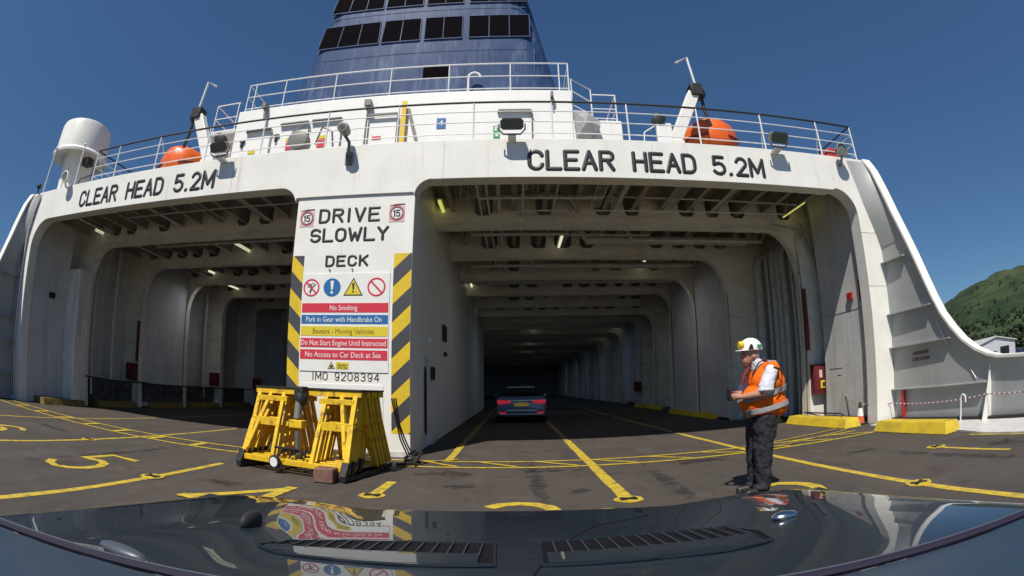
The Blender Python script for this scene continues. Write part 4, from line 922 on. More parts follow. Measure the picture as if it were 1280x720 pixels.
for i, (y0, y1) in enumerate(((10.1, 12.1), (12.9, 15.0), (15.9, 18.1), (18.9, 21.2), (22, 24.3))):
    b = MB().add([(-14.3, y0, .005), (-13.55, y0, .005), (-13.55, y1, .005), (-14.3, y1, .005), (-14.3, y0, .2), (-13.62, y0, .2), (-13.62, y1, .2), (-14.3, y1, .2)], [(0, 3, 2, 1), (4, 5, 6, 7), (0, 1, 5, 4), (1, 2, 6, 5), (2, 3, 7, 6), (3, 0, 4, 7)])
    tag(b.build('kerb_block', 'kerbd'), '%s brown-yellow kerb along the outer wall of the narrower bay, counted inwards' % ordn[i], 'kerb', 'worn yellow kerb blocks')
def fire_box(label, x0, x1, y, z0, z1, m='dred', sym=False):
    t = thing('fire_hose_box', label, 'fire hose box', ((x0 + x1) / 2, y, z0), 0, 'fire hose boxes on the columns')
    MB().box(x0, x1, y - .2, y, z0, z1).build('cabinet', m, t, .015)
    MB().box(x0 + .05, x1 - .05, y - .215, y - .198, z0 + .08, z1 - .08).build('door', 'dred', t, .005)
    if sym:
        o = MB().box(x0 + .2, x1 - .06, y - .222, y - .213, z0 + .14, z0 + .34).build('label_plate', 'byel', t); MB().box(x0 + .26, x1 - .12, y - .228, y - .221, z0 + .18, z0 + .29).build('symbol', 'letter', o)
        MB().box(x0 + .16, x1 - .2, y - .222, y - .213, z0 + .42, z0 + .62).build('label_plate', 'pinkish', t)
fire_box('red fire hose box with yellow label on the first column of the wider bay', 7.82, 8.28, 12.05, .74, 1.52, 'dred', True)
fire_box('dark red box on the second column of the narrower bay', -14.3, -13.72, 15.28, 1.0, 1.62)
fire_box('dark red box on the third column of the narrower bay', -14.2, -13.72, 21.35, 1.0, 1.6)
fire_box('red box behind the third column deep in the narrower bay', -13.45, -12.95, 24.45, .95, 1.5, 'red')
fire_box('red box on a far column of the wider bay', 7.25, 7.7, 30.8, .9, 1.5)
for lab, x0, x1, y, z0, z1 in (('long dark red strip down the first column edge of the wider bay', 7.70, 7.80, 12.0, 1.9, 3.55), ('thin dark red strip on the casing edge behind the man', 7.74, 7.82, 15.38, 2.4, 3.6), ('dark red strip down the second column edge of the narrower bay', -13.82, -13.70, 15.2, 1.7, 3.2)):
    tag(MB().box(x0, x1, y - .06, y, z0, z1).build('column_guard', 'dred'), lab, 'column guard', 'red strips on column edges')
tag(MB().box(8.05, 8.118, 10.2, 10.4, 2.95, 3.12).build('alarm_box', 'red'), 'small red alarm box on the side wall just inside the wider bay', 'alarm box', 'red alarm boxes')
tag(MB().box(8.05, 8.118, 9.78, 9.86, 2.85, 3.35).build('alarm_box', 'dred'), 'dark red alarm box tucked behind the white jamb of the wider bay', 'alarm box', 'red alarm boxes')
tag(MB().box(-14.24, -14.18, 10.6, 10.85, 3.25, 3.42).build('switch_box', 'black'), 'small black switch box on the side wall inside the narrower bay', 'switch box')
for lab, y, z, h, wd in (('black notice board high on the casing wall', 13.7, 2.6, .42, .62), ('small black notice under the notice board on the casing wall', 14.0, 2.2, .1, .4), ('black intercom box beside the casing door', 11.75, 1.5, .3, .35)):
    t = MB().box(-1.898, -1.84, y, y + wd, z, z + h).build('notice_board', 'black', None, .005); tag(t, lab, 'notice board')
b = MB().lathe([(.05, 0), (.08, .03), (.08, .1), (.04, .12)], (-1.9, 11.2, 2.36), 12, 'x'); tag(b.build('bulkhead_lamp', 'rail'), 'small round lamp above the casing door', 'lamp')
# traffic cone
cn = thing('traffic_cone', 'faded orange traffic cone holding barrier tape by the white jamb', 'traffic cone', (7.85, 9.85, 0))
MB().box(7.7, 8.0, 9.7, 10.0, 0.004, .04).build('base', 'blackrub', cn, .01)
MB().lathe([(.11, .04), (.085, .2)], (7.85, 9.85, 0), 20).build('body', 'cone', cn); MB().lathe([(.085, .2), (.055, .38)], (7.85, 9.85, 0), 20).build('sleeve', 'bwhite', cn); MB().lathe([(.055, .38), (.03, .5), (.028, .52)], (7.85, 9.85, 0), 20).build('tip', 'blackrub', cn)
def sag(a, c, d, n=14):
    a = Vector(a); c = Vector(c); return [tuple(a.lerp(c, i / n) - Vector((0, 0, d * 4 * (i / n) * (1 - i / n)))) for i in range(n + 1)]
def tape(label, pts):
    t = thing('barrier_tape', label, 'barrier tape', pts[0], 0, 'barrier tape around the jamb')
    MB().tube(pts, .011, 6).build('ribbon', 'tapestripe', t)
tape('striped barrier tape from the side wall down to the traffic cone', sag((8.4, 11.95, 1.0), (7.88, 9.84, .46), .06))
tape('striped barrier tape from the traffic cone along the bulwark to its bracket', sag((7.9, 9.8, .46), (8.42, 9.3, .42), .01, 4) + sag((8.42, 9.3, .42), (8.42, 6.2, .5), .06, 22)[1:] + sag((8.42, 6.2, .5), (8.42, 2.2, .55), .05, 22)[1:])
b = MB()
b.tube([(-13.66, 12.15, 1.0)] + sag((-13.66, 12.15, 1.0), (-13.6, 15.35, .95), .05)[1:] + sag((-13.6, 15.35, .95), (-13.62, 18.4, .9), .04)[1:] + sag((-13.62, 18.4, .9), (-13.62, 21.5, .9), .05)[1:] + sag((-13.62, 21.5, .9), (-13.5, 24.5, .9), .05)[1:], .025, 6)
tag(b.build('rope', 'rope'), 'black rope strung between the columns of the narrower bay', 'rope')
b = MB()
for k in range(14):
    x = -14.0 + random.uniform(-.2, .1); y = random.uniform(12.6, 24); b.tube([(x, y, .97), (x + .03, y + .03, random.uniform(.25, .6))], .015, 5)
tag(b.build('lashing_strap', 'rope'), 'dark lashing straps hanging under the rope in the narrower bay', 'lashing straps', kind='stuff')
b = MB().tube([(8.2, 10.4, .45), (8.25, 11, .2), (8.0, 11.6, .12), (7.5, 11.9, .29), (7.4, 11.0, .3), (7.5, 10.2, .29), (7.35, 9.9, .28)], .018, 8); tag(b.build('hose', 'rope'), 'black hose trailing over the yellow kerb by the fire hose box', 'hose')
wp = thing('hose_pipe', 'violet and cream hose hanging down the outer edge of the narrower bay frame', 'hose', (-14.45, YF - .1, 0))
MB().tube([(-14.1, YF - .1, 6.1), (-14.25, YF - .12, 5.6), (-14.42, YF - .12, 5.0), (-14.47, YF - .1, 3), (-14.47, YF - .1, .1)], .03, 8).build('hose', 'pipe', wp)
MB().tube([(-14.15, YF - .1, 6.0), (-14.33, YF - .12, 5.5), (-14.52, YF - .12, 4.9), (-14.57, YF - .1, 3), (-14.57, YF - .1, .1)], .02, 8).build('cord', 'dred', wp)

# ------------------------------------------------------------------ deck markings
def lane(x, y0, y1, wd=.11, m='mark', z=.004):
    n = max(2, int((y1 - y0) / .5)); rr = random.Random(int(x * 100) + int(y0 * 10))
    vs = []
    for i in range(n + 1):
        y = y0 + (y1 - y0) * i / n; j = rr.uniform(-.012, .012)
        vs += [(x - wd / 2 + j, y, z), (x + wd / 2 + j * .4, y, z)]
    return struct(MB().add(vs, [(2 * i, 2 * i + 1, 2 * i + 3, 2 * i + 2) for i in range(n)]).build('lane_line', m, smooth=0))
for x, y0, y1, wd in ((1.26, 5.75, 12.5, .16), (-1.17, 9.05, 12.0, .14), (-1.66, 5.95, 6.85, .14), (4.16, 1.0, 12.5, .13), (-4.45, 1.0, 7.0, .12), (-7.42, 1.0, 13.5, .10), (-10.45, 5.2, 13.2, .08), (6.03, 3.9, 5.55, .09), (7.1, 3.0, 5.6, .07)): lane(x, y0, y1, wd)
for x in (1.26, -1.17, 4.16, -7.42, -10.45): lane(x, 12.5 if x != -1.17 else 12.0, 45, .12, 'markd')  # lines carry on in a duller yellow further in
def knob(x, y):
    b = MB().prism([(x + .17 * math.cos(R_(t)) * random.uniform(.85, 1.1), y + .17 * math.sin(R_(t)) * random.uniform(.85, 1.1)) for t in range(0, 360, 30)], .005, .012, 'z'); struct(b.build('lane_marking', 'mark'))
    b = MB().bar((x - .09, y - .05, .018), (x + .09, y + .05, .018), .045, .01).bar((x - .09, y + .05, .0185), (x + .09, y - .05, .0185), .045, .01); return b.build('lashing_pot', 'black')
for i, (x, y, w_) in enumerate(((1.26, 5.62, 'at the near end of the lane line ahead'), (-1.66, 5.86, 'on the short lane line beside the trestles'), (4.16, 4.05, 'on the lane line beyond the man'), (-4.45, 5.2, 'on the lane line below the number 5'), (-4.45, 2.3, 'on the same lane line nearest the frame edge'), (6.03, 5.5, 'on the short lane line by the bulwark'), (-7.42, 6.7, 'on the lane line between numbers 5 and 6'), (4.16, 2.15, 'on the lane line near the bonnet corner'))):
    o = knob(x, y); tag(o, 'dark cross-shaped lashing pot %s' % w_, 'lashing pot', 'lashing pots in the deck')
# the ladder band where the ramp hinges
b = MB()
def strip(b, p, q, wd, z=.008): b.add([(p[0] - wd * (q[1] - p[1]) / 2 / math.dist(p, q), p[1] + wd * (q[0] - p[0]) / 2 / math.dist(p, q), z), (p[0] + wd * (q[1] - p[1]) / 2 / math.dist(p, q), p[1] - wd * (q[0] - p[0]) / 2 / math.dist(p, q), z),
                                     (q[0] + wd * (q[1] - p[1]) / 2 / math.dist(p, q), q[1] - wd * (q[0] - p[0]) / 2 / math.dist(p, q), z), (q[0] - wd * (q[1] - p[1]) / 2 / math.dist(p, q), q[1] + wd * (q[0] - p[0]) / 2 / math.dist(p, q), z)], [(0, 1, 2, 3)])
strip(b, (-14.0, 8.30), (7.0, 8.30), .10); strip(b, (-14.0, 8.98), (7.0, 8.98), .095); struct(b.build('hinge_marking', 'mark', smooth=0))
b = MB(); x = -1.55
strip(b, (-2.0, 8.45), (-1.6, 8.95), .07, .016); strip(b, (-2.0, 8.4), (-1.0, 9.2), .06, .020)
while x < 6.6: strip(b, (x, 8.9), (x + .62, 8.36), .085, .012); x += .98
struct(b.build('hinge_marking', 'mark', smooth=0))
b = MB(); x = -4.9
while x > -13.8: strip(b, (x, 8.36), (x - .05, 8.92), .17, .012); x -= 1.13
struct(b.build('hinge_marking', 'mark', smooth=0))
b = MB(); strip(b, (4.2, 8.95), (7.05, 9.75), .06, .012); strip(b, (4.6, 8.5), (7.0, 9.3), .05, .016); struct(b.build('hinge_marking', 'mark', smooth=0))
def deck_number(ch, cx, cy, wd, ht, r):
    b = MB()
    for pl in GL[ch]:
        w2 = []
        for i, p in enumerate(pl):
            w2.append(Vector((cx + (p[0] - .5) * wd, cy + (p[1] - .5) * ht, 0)))
        vs = []; n = len(w2)
        for i, p in enumerate(w2):
            t_ = (w2[min(i + 1, n - 1)] - w2[max(i - 1, 0)]).normalized(); nn = Vector((-t_.y, t_.x, 0)) * r
            vs += [(p.x + nn.x, p.y + nn.y, .006), (p.x - nn.x, p.y - nn.y, .006)]
        b.add(vs, [(2 * i, 2 * i + 1, 2 * i + 3, 2 * i + 2) for i in range(n - 1)])
    return struct(b.build('lane_number', 'mark', smooth=0))
deck_number('5', -5.66, 5.12, .68, 1.58, .075)
deck_number('6', -8.70, 5.05, .70, 1.5, .075)
deck_number('2', 2.98, 4.75, .82, 1.58, .085)
deck_number('3', .08, 4.86, .82, 1.58, .085)
b = MB()
for p, q, wd in (((-3.56, 4.62), (-2.68, 5.90), .14), ((-2.72, 5.93), (-2.76, 4.1), .15), ((-3.58, 4.66), (-2.4, 4.62), .17)): strip(b, p, q, wd, .006 + .004 * len(b.v) / 4)
struct(b.build('lane_number', 'mark', smooth=0))

# ------------------------------------------------------------------ yellow trailer trestles nested before the pillar
def trestle(label, loc, rz):
    t = thing('trailer_trestle', label, 'trestle', loc, rz, 'nested yellow trailer trestles')
    WL[t.name] = (0, 0, 0)
    for y in (-.1, .1): MB().box(-.98, .98, y - .035, y + .035, 1.14, 1.225).build('top_rail', 'yellow', t, .006)
    MB().box(-.99, .99, -.15, .15, 1.226, 1.25).build('top_pad', 'black', t, .004)
    for s in (-1, .66):
        for h in (-1, 1):
            MB().bar((h * .89, s * .12, 1.16), (h * .90, s * .27, .72), .075, .06, (0, 1, 0)).bar((h * .90, s * .27, .73), (h * .95, s * .52, .12), .085, .06, (0, 1, 0)).build('outer_leg', 'yellow', t, .006)
            MB().bar((h * .40, s * .12, 1.16), (h * .36, s * .50, .16), .065, .055, (0, 1, 0)).build('inner_leg', 'yellow', t, .006)
            MB().bar((h * .66, s * .12, 1.16), (h * .90, s * .45, .30), .06, .05, (0, 1, 0)).build('brace', 'yellow', t, .006)
            MB().bar((h * .37, s * .275, .72), (h * .90, s * .275, .72), .05, .12, (0, 0, 1)).build('cross_member', 'yellow', t, .005)
            MB().bar((h * .30, s * .17, 1.07), (h * .89, s * .17, 1.07), .05, .08, (0, 0, 1)).build('cross_member', 'yellow', t, .005)
        MB().box(-.90, .90, s * .50 - .035, s * .50 + .035, .13, .21).build('bottom_rail', 'yellow', t, .005)
    for h in (-1, 1):
        MB().bar((h * .95, -.62, .05), (h * .95, .38, .05), .09, .07).bar((h * .95, -.60, .07), (h * .95, -.50, .26), .11, .07, (0, 1, 0)).build('skid', 'black', t, .008)
    return t
names5 = ['frontmost yellow trestle with a jack and castor, nearest the camera', 'second yellow trestle nested just behind the frontmost one', 'third yellow trestle in the middle of the nested stack', 'fourth yellow trestle in the nested stack', 'rearmost yellow trestle closest to the white pillar']
TR = R_(-13)
t0 = trestle(names5[0], (-3.03, 7.30, 0), TR)
ts = [t0]
for i in range(1, 5):
    ts.append(dup(t0, (-3.03 + .006 * i, 7.30 + .17 * i, 0), TR + R_((0, 1.2, -.8, .9, -1.3)[i]), names5[i]))
MB().tube([(-.02, -.30, .14), (-.02, -.30, .62)], .045, 12).build('jack', 'steel', t0)
MB().tube([(-.02, -.30, .80), (-.02, -.24, 1.12)], .055, 12).build('jack', 'flood', t0)
MB().box(-.14, .10, -.36, -.22, .66, .78).build('jack_clamp', 'yellow', t0, .01)
MB().box(-.09, .07, -.30, -.13, 1.06, 1.27).ell((0, -.22, 1.1), (.1, .1, .14), 12, 8).build('jack_cap', 'blackrub', t0, .02)
cw = MB().lathe([(.06, -.03), (.095, -.028), (.10, -.02), (.10, .02), (.095, .028), (.06, .03)], (-.22, -.60, .17), 22, 'y').build('castor', 'blackrub', t0)
MB().lathe([(.015, -.034), (.07, -.034), (.07, .034), (.015, .034)], (-.22, -.60, .17), 20, 'y').build('rim', 'bwhite', cw)
b = MB()
for q in range(9): b.bar((-.3 + .07 * q, -.42, .22 + .05 * (q % 3)), (-.22 + .06 * q, -.38, .34 + .03 * (q % 2)), .025, .03)
b.tube([(-.35, -.44, .36), (.1, -.42, .36), (.2, -.40, .3)], .018, 6); b.build('castor_bracket', 'black', t0)
tag(MB().box(-2.62, -2.34, 6.38, 6.62, .004, .20).build('block', 'brick', None, .015), 'red-brown block lying under the near corner of the trestle stack', 'block')
b = MB()
for k in range(3):
    x = -1.95 + .03 * k; b.tube([(x - .1, 8.55 + .03 * k, 1.12), (x - .06, 8.7, .75 - .04 * k), (x, 8.75 + .05 * k, .4), (x + .1 + .02 * k, 8.8, .14 - .012 * k), (x + .28 + .03 * k, 8.7 - .1 * k, .05), (x + .1, 8.35 - .05 * k, .04)], .014, 6)
tag(b.build('chain', 'black'), 'tangle of dark lashing chains hanging from the trestle stack end', 'chains')
b = MB().tube([(-1.9, 8.85, .05), (-1.7, 8.8, .22), (-1.55, 8.6, .2), (-1.62, 8.35, .06), (-1.9, 8.2, .04)], .03, 8).tube([(-1.85, 8.6, .05), (-1.65, 8.5, .10), (-1.6, 8.2, .05)], .02, 8)
tag(b.build('cable', 'black'), 'thick black cable looped on the deck at the foot of the pillar', 'cable')

# ------------------------------------------------------------------ people
def blob(name, prims, m, parent, voxel=0.012, smooth_it=3, loc=(0, 0, 0)):
    b = MB()
    for p in prims:
        if p[0] == 'c': b.cap(*p[1:])
        elif p[0] == 'e': b.ell(p[1], p[2])
        else: b.bar(*p[1:])
    me = b.mesh('tmp', 0); o = bpy.data.objects.new('tmp', me); COL.objects.link(o)
    r = o.modifiers.new('r', 'REMESH'); r.mode = 'VOXEL'; r.voxel_size = voxel
    s = o.modifiers.new('s', 'SMOOTH'); s.iterations = smooth_it; s.factor = .5
    dg = bpy.context.evaluated_depsgraph_get(); dg.update()
    nm = bpy.data.meshes.new_from_object(o.evaluated_get(dg))
    bpy.data.objects.remove(o); bpy.data.meshes.remove(me)
    nm.name = name; nm.materials.clear(); nm.materials.append(M[m])
    for f in nm.polygons: f.use_smooth = True
    return link(name, nm, parent)
def folds(o, strength, size, seed=0):
    tx = bpy.data.textures.new('cloth_folds', 'CLOUDS'); tx.noise_scale = size; tx.noise_depth = 2
    d = o.modifiers.new('cloth_folds', 'DISPLACE'); d.texture = tx; d.strength = strength; d.mid_level = .5; d.texture_coords = 'LOCAL'
# he faces -X in his own axes (origin at his feet), his left side is towards the camera
pe = thing('person', 'man in orange hi-vis vest, white helmet and dark trousers looking down at his hands', 'person', (2.66, 5.22, 0), R_(0))
WL[pe.name] = (0, 0, 0)
hd = (-.080, 0, 1.555)
prims = [('e', hd, (.098, .078, .118)), ('e', (hd[0] - .035, 0, hd[2] - .055), (.07, .058, .065)), ('c', (.02, 0, 1.38), (-.05, 0, 1.51), .072, .064),
         ('c', (-.175, 0, hd[2] - .005), (-.198, 0, hd[2] - .035), .013, .016),                                   # nose
         ('e', (-.15, 0, hd[2] - .075), (.022, .03, .012)), ('e', (-.13, 0, hd[2] - .105), (.035, .035, .025)),   # mouth, chin
         ('e', (hd[0] + .015, -.08, hd[2] - .02), (.022, .012, .032)), ('e', (hd[0] + .015, .08, hd[2] - .02), (.022, .012, .032)),
         ('e', (.09, 0, 1.24), (.165, .20, .20)), ('e', (.06, 0, 1.0), (.21, .19, .18)), ('e', (.03, 0, .86), (.15, .17, .13)), ('c', (.09, -.16, 1.39), (.09, .16, 1.39), .072, .072)]
for s in (-1, 1):
    sh_, el, wr = (.07, s * .215, 1.375), (-.045, s * .268, 1.135), (-.235, s * .13, 1.105)
    prims += [('c', sh_, el, .062, .050), ('c', el, wr, .050, .033)]
    palm = (-.275, s * .105, 1.11)
    prims += [('c', wr, palm, .030, .026), ('e', (-.285, s * .10, 1.11), (.042, .026, .034))]
    for k in range(4):
        z = 1.138 - .019 * k; L = (.034, .040, .037, .029)[k]
        p0 = (-.30, s * .095, z); p1 = (-.30 - L, s * .075, z + .004); p2 = (-.30 - L * 1.25, s * .045, z + .006); prims += [('c', p0, p1, .0095, .0088, 8), ('c', p1, p2, .0088, .0075, 8)]
    prims += [('c', (-.255, s * .09, 1.135), (-.285, s * .06, 1.165), .0105, .010, 8), ('c', (-.285, s * .06, 1.165), (-.318, s * .045, 1.16), .010, .008, 8)]
for s in (-1, 1):
    hp, kn, an = (.035, s * .095, .86), (.0, s * .10, .47), (.01, s * .10, .10)
    prims += [('c', hp, kn, .11, .07), ('c', kn, an, .068, .045), ('c', (.02, s * .10, .05), (-.16, s * .115, .035), .04, .032)]
blob('body', prims, 'skin', pe, .0075, 2)
# eyes and hair
for s in (-1, 1): MB().ell((-.165, s * .032, hd[2] + .008), (.010, .012, .009), 10, 8).build('eye', 'black', pe)
blob('hair', [('e', (hd[0] + .045, 0, hd[2] + .0), (.075, .084, .085)), ('e', (hd[0] + .04, 0, hd[2] - .045), (.065, .07, .05))], 'hair', pe, .008, 1)
# trousers with loose folds
tp = []
for s in (-1, 1):
    tp += [('c', (.04, s * .085, .86), (.015, s * .095, .47), .148, .112), ('c', (.015, s * .095, .47), (.02, s * .10, .13), .110, .088), ('e', (.005, s * .10, .09), (.10, .088, .05))]
tp += [('e', (.035, 0, .87), (.185, .19, .13)), ('e', (.075, 0, .80), (.13, .17, .13))]
folds(blob('trousers', tp, 'trouser', pe, .010, 3), .045, .085)
# shirt: short sleeves and collar
sp_ = [('c', (.065, s * .225, 1.36), (-.03, s * .262, 1.185), .076, .084) for s in (-1, 1)] + [('e', (-.033, s * .263, 1.165), (.094, .088, .03)) for s in (-1, 1)] + [('e', (.08, 0, 1.32), (.13, .21, .11)), ('c', (.03, 0, 1.38), (-.02, 0, 1.465), .098, .080)]
folds(blob('shirt', sp_, 'shirt', pe, .009, 2), .018, .05)
# hi-vis vest
vp = [('e', (.10, 0, 1.25), (.205, .235, .22)), ('e', (.065, 0, 1.05), (.275, .232, .20)), ('e', (.085, 0, .945), (.285, .238, .115)), ('c', (.095, -.20, 1.385), (.095, .20, 1.385), .084, .084), ('e', (-.04, 0, 1.02), (.19, .19, .14)), ('e', (.18, 0, 1.2), (.15, .20, .22)), ('e', (.17, 0, .98), (.19, .21, .14)), ('c', (.10, -.21, 1.37), (.10, .21, 1.37), .078, .078)]
vest = blob('vest', vp, 'vest', pe, .010, 2)
folds(vest, .015, .10)
def girdle(z0, z1, name, m, tilt=0.0, grow=1.02, sl=None):
    # a band of cloth lying on the vest: sections of the vest's own outline
    b = MB(); n = 44
    src = [v.co.copy() for v in vest.data.vertices]
    def rad(z, a):
        best = 0
        d = Vector((math.cos(a), math.sin(a)))
        for v in src:
            if abs(v.z - z) < .014:
                q = Vector((v.x - .085, v.y))
                if q.length > 1e-4 and q.normalized().dot(d) > .985: best = max(best, q.length)
        return best or .2
    for zt in (z0, (z0 + z1) / 2, z1):
        for k in range(n):
            a = 2 * math.pi * k / n
            z = zt + tilt * math.cos(a); r = rad(z, a) + .008
            b.v.append((.085 + r * math.cos(a), r * math.sin(a), z))
    b.f += [(i * n + k, i * n + (k + 1) % n, (i + 1) * n + (k + 1) % n, (i + 1) * n + k) for i in range(2) for k in range(n)]
    o = b.build(name, m, vest, smooth=180)
    so = o.modifiers.new('cloth_thickness', 'SOLIDIFY'); so.thickness = .008; so.offset = 0
    return o
girdle(1.10, 1.155, 'reflective_tape', 'tape', .06)
girdle(.945, 1.0, 'reflective_tape', 'tape', .045)
for s in (-1, 1):
    b = MB().tube([(.06, s * .295, 1.40), (.15, s * .285, 1.375), (.185, s * .255, 1.29), (.17, s * .25, 1.18), (.11, s * .255, 1.10)], .007, 6)
    b.build('vest_binding', 'vtrim', vest); b = MB().tube([(-.10, s * .07, 1.33), (-.03, s * .115, 1.46), (.06, s * .10, 1.492), (.12, s * .04, 1.49)], .009, 6); b.build('vest_binding', 'vtrim', vest)
for s in (-1, 1):
    b = MB().bar((.04, s * .20, 1.462), (.15, s * .20, 1.452), .04, .010, (0, s, 1))
    b.build('shoulder_tape', 'tape', vest)
b = MB().box(-.235, -.17, -.17, -.09, .87, .96); b.build('radio_pouch', 'black', vest, .01)
# helmet
hc = (hd[0] + .012, 0, hd[2] + .062)
hm = MB().ell(hc, (.142, .118, .125), 28, 10, -.12, 1.0)
b = hm; o = b.build('helmet', 'helmet', pe, smooth=70)
MB().prism([(hc[0] - .02, -.115), (hc[0] - .13, -.085), (hc[0] - .172, -.05), (hc[0] - .18, 0), (hc[0] - .172, .05), (hc[0] - .13, .085), (hc[0] - .02, .115)], hc[2] - .020, hc[2] - .008, 'z').build('peak', 'helmet', o, .004)
b = MB().lathe([(.036, 0), (.044, .01), (.044, .05), (.034, .06)], (hc[0] - .165, -.035, hc[2] + .045), 18, 'x'); b.build('head_lamp', 'hyel', o)
b = MB().box(hc[0] + .03, hc[0] + .085, -.1215, -.11, hc[2] + .01, hc[2] + .04); b.build('helmet_sticker', 'bgreen', o)
MB().prism([(hc[0] - .075, hc[2] - .005), (hc[0] - .02, hc[2] - .005), (hc[0] - .03, hc[2] + .04), (hc[0] - .05, hc[2] + .05)], -.122, -.104, 'y').build('ear_slot', 'black', o)
# tie, gadget in his hands, lanyard, boots
MB().tube([(-.10, 0, 1.42), (-.16, 0, 1.34), (-.195, 0, 1.24)], [.03, .028, .03], 8).build('scarf', 'dred', pe)
for s in (-1, 1):
    blob('boot', [('c', (.03, s * .10, .055), (-.17, s * .12, .045), .052, .042), ('c', (.02, s * .10, .06), (.02, s * .10, .14), .055, .055), ('bar', (.06, s * .098, .014), (-.20, s * .122, .014), .085, .026)], 'boot', pe, .009, 1)
tag(MB().box(-.365 + 2.66, -.335 + 2.66, 5.22 - .045, 5.22 + .045, 1.07, 1.20).build('handset', 'black', None, .006), 'small black handset held by the man in the hi-vis vest', 'handset')

# ------------------------------------------------------------------ the blue saloon already on board
ca = thing('parked_car', 'dark blue saloon with lit red tail lamps driving into the wider bay', 'car', (.28, 21.4, 0))
def loft(secs, m, name, parent, bev=.0):
    b = MB(); n = len(secs[0])
    for s in secs: b.v += s
    b.f += [(k * n + i, k * n + (i + 1) % n, (k + 1) * n + (i + 1) % n, (k + 1) * n + i) for k in range(len(secs) - 1) for i in range(n)]
    b.f += [tuple(range(n))[::-1], tuple((len(secs) - 1) * n + i for i in range(n))]
    return b.build(name, m, parent, bev, smooth=50)
def sec(y, hw, zl, zh, r=.12, tuck=.0):
    x0 = .28
    return [(x0 - hw + tuck, y, zl), (x0 - hw, y, zl + r), (x0 - hw, y, zh - r * 1.2), (x0 - hw + r * .5, y, zh - r * .3), (x0 - hw + r * 1.4, y, zh), (x0 + hw - r * 1.4, y, zh), (x0 + hw - r * .5, y, zh - r * .3), (x0 + hw, y, zh - r * 1.2), (x0 + hw, y, zl + r), (x0 + hw - tuck, y, zl)]
bd = loft([sec(19.12, .80, .34, .78, .1, .06), sec(19.18, .88, .28, .92, .1, .06), sec(19.3, .92, .24, .99, .1, .05), sec(19.8, .935, .22, 1.0), sec(21.3, .94, .2, .96), sec(22.7, .93, .2, .92), sec(23.5, .88, .24, .78), sec(23.72, .74, .34, .66)], 'carblue', 'body', ca)
cabn = [[(.28 - .72, 19.75, .985), (.28 + .72, 19.75, .985), (.28 + .70, 19.78, 1.0), (.28 - .70, 19.78, 1.0)], [(.28 - .74, 20.4, .98), (.28 + .74, 20.4, .98), (.28 + .57, 20.45, 1.34), (.28 - .57, 20.45, 1.34)], [(.28 - .76, 21.3, .96), (.28 + .76, 21.3, .96), (.28 + .58, 21.2, 1.40), (.28 - .58, 21.2, 1.40)], [(.28 - .76, 22.5, .92), (.28 + .76, 22.5, .92), (.28 + .60, 22., 1.33), (.28 - .60, 22., 1.33)], [(.28 - .74, 22.8, .90), (.28 + .74, 22.8, .90), (.28 + .72, 22.75, .93), (.28 - .72, 22.75, .93)]]
loft(cabn, 'glass', 'window_band', ca)
loft([[(.28 - .56, 20.4, 1.33), (.28 + .56, 20.4, 1.33), (.28 + .52, 20.4, 1.365), (.28 - .52, 20.4, 1.365)], [(.28 - .585, 21.2, 1.39), (.28 + .585, 21.2, 1.39), (.28 + .54, 21.2, 1.43), (.28 - .54, 21.2, 1.43)], [(.28 - .60, 22., 1.325), (.28 + .60, 22., 1.325), (.28 + .55, 22., 1.36), (.28 - .55, 22., 1.36)]], 'carblue', 'roof', ca)
for s in (-1, 1):
    x = .28
    MB().prism([(x + s * .38, .76), (x + s * .86, .70), (x + s * .90, .86), (x + s * .80, .88), (x + s * .40, .84)], 19.1, 19.28, 'y').build('tail_lamp', 'tail', ca, .01)
    MB().box(x + s * .70 - .12, x + s * .70 + .12, 19.1, 19.2, .36, .42).build('rear_fog_lamp', 'tail', ca, .008)
    for yy in (20., 22.7):
        wq = MB().lathe([(.2, -.10), (.31, -.10), (.33, -.07), (.33, .07), (.31, .10), (.2, .10)], (x + s * .86, yy, .33), 24, 'x').build('wheel', 'blackrub', ca); MB().lathe([(.02, -.09), (.21, -.095), (.21, .095), (.02, .09)], (x + s * .86, yy, .33), 18, 'x').build('rim', 'chrome', wq)
    MB().ell((x + s * 1.02, 21.9, 1.0), (.1, .06, .07), 12, 8).build('door_mirror', 'chrome' if s > 0 else 'carblue', ca)
pl_ = MB().box(.28 - .26, .28 + .26, 19.085, 19.14, .645, .755).build('number_plate', 'plate', ca, .004)
wall_text('plate_text', 'M57 TVL', .10, (.28, 19.082, .70), 'letter', pl_, .44)
b = MB().box(.28 - .5, .28 + .5, 19.1, 19.2, .845, .862).box(.28 - .55, .28 + .55, 19.1, 19.2, .475, .495).box(.28 - .8, .28 + .8, 19.095, 19.2, .335, .35); b.build('trim_strip', 'chrome', ca)
b = MB()
for k in range(4): ringp(b, .28 - .105 + .07 * k, .805, .036, .046, 19.1, 19.14, 16)
b.build('ring_emblem', 'chrome', ca)

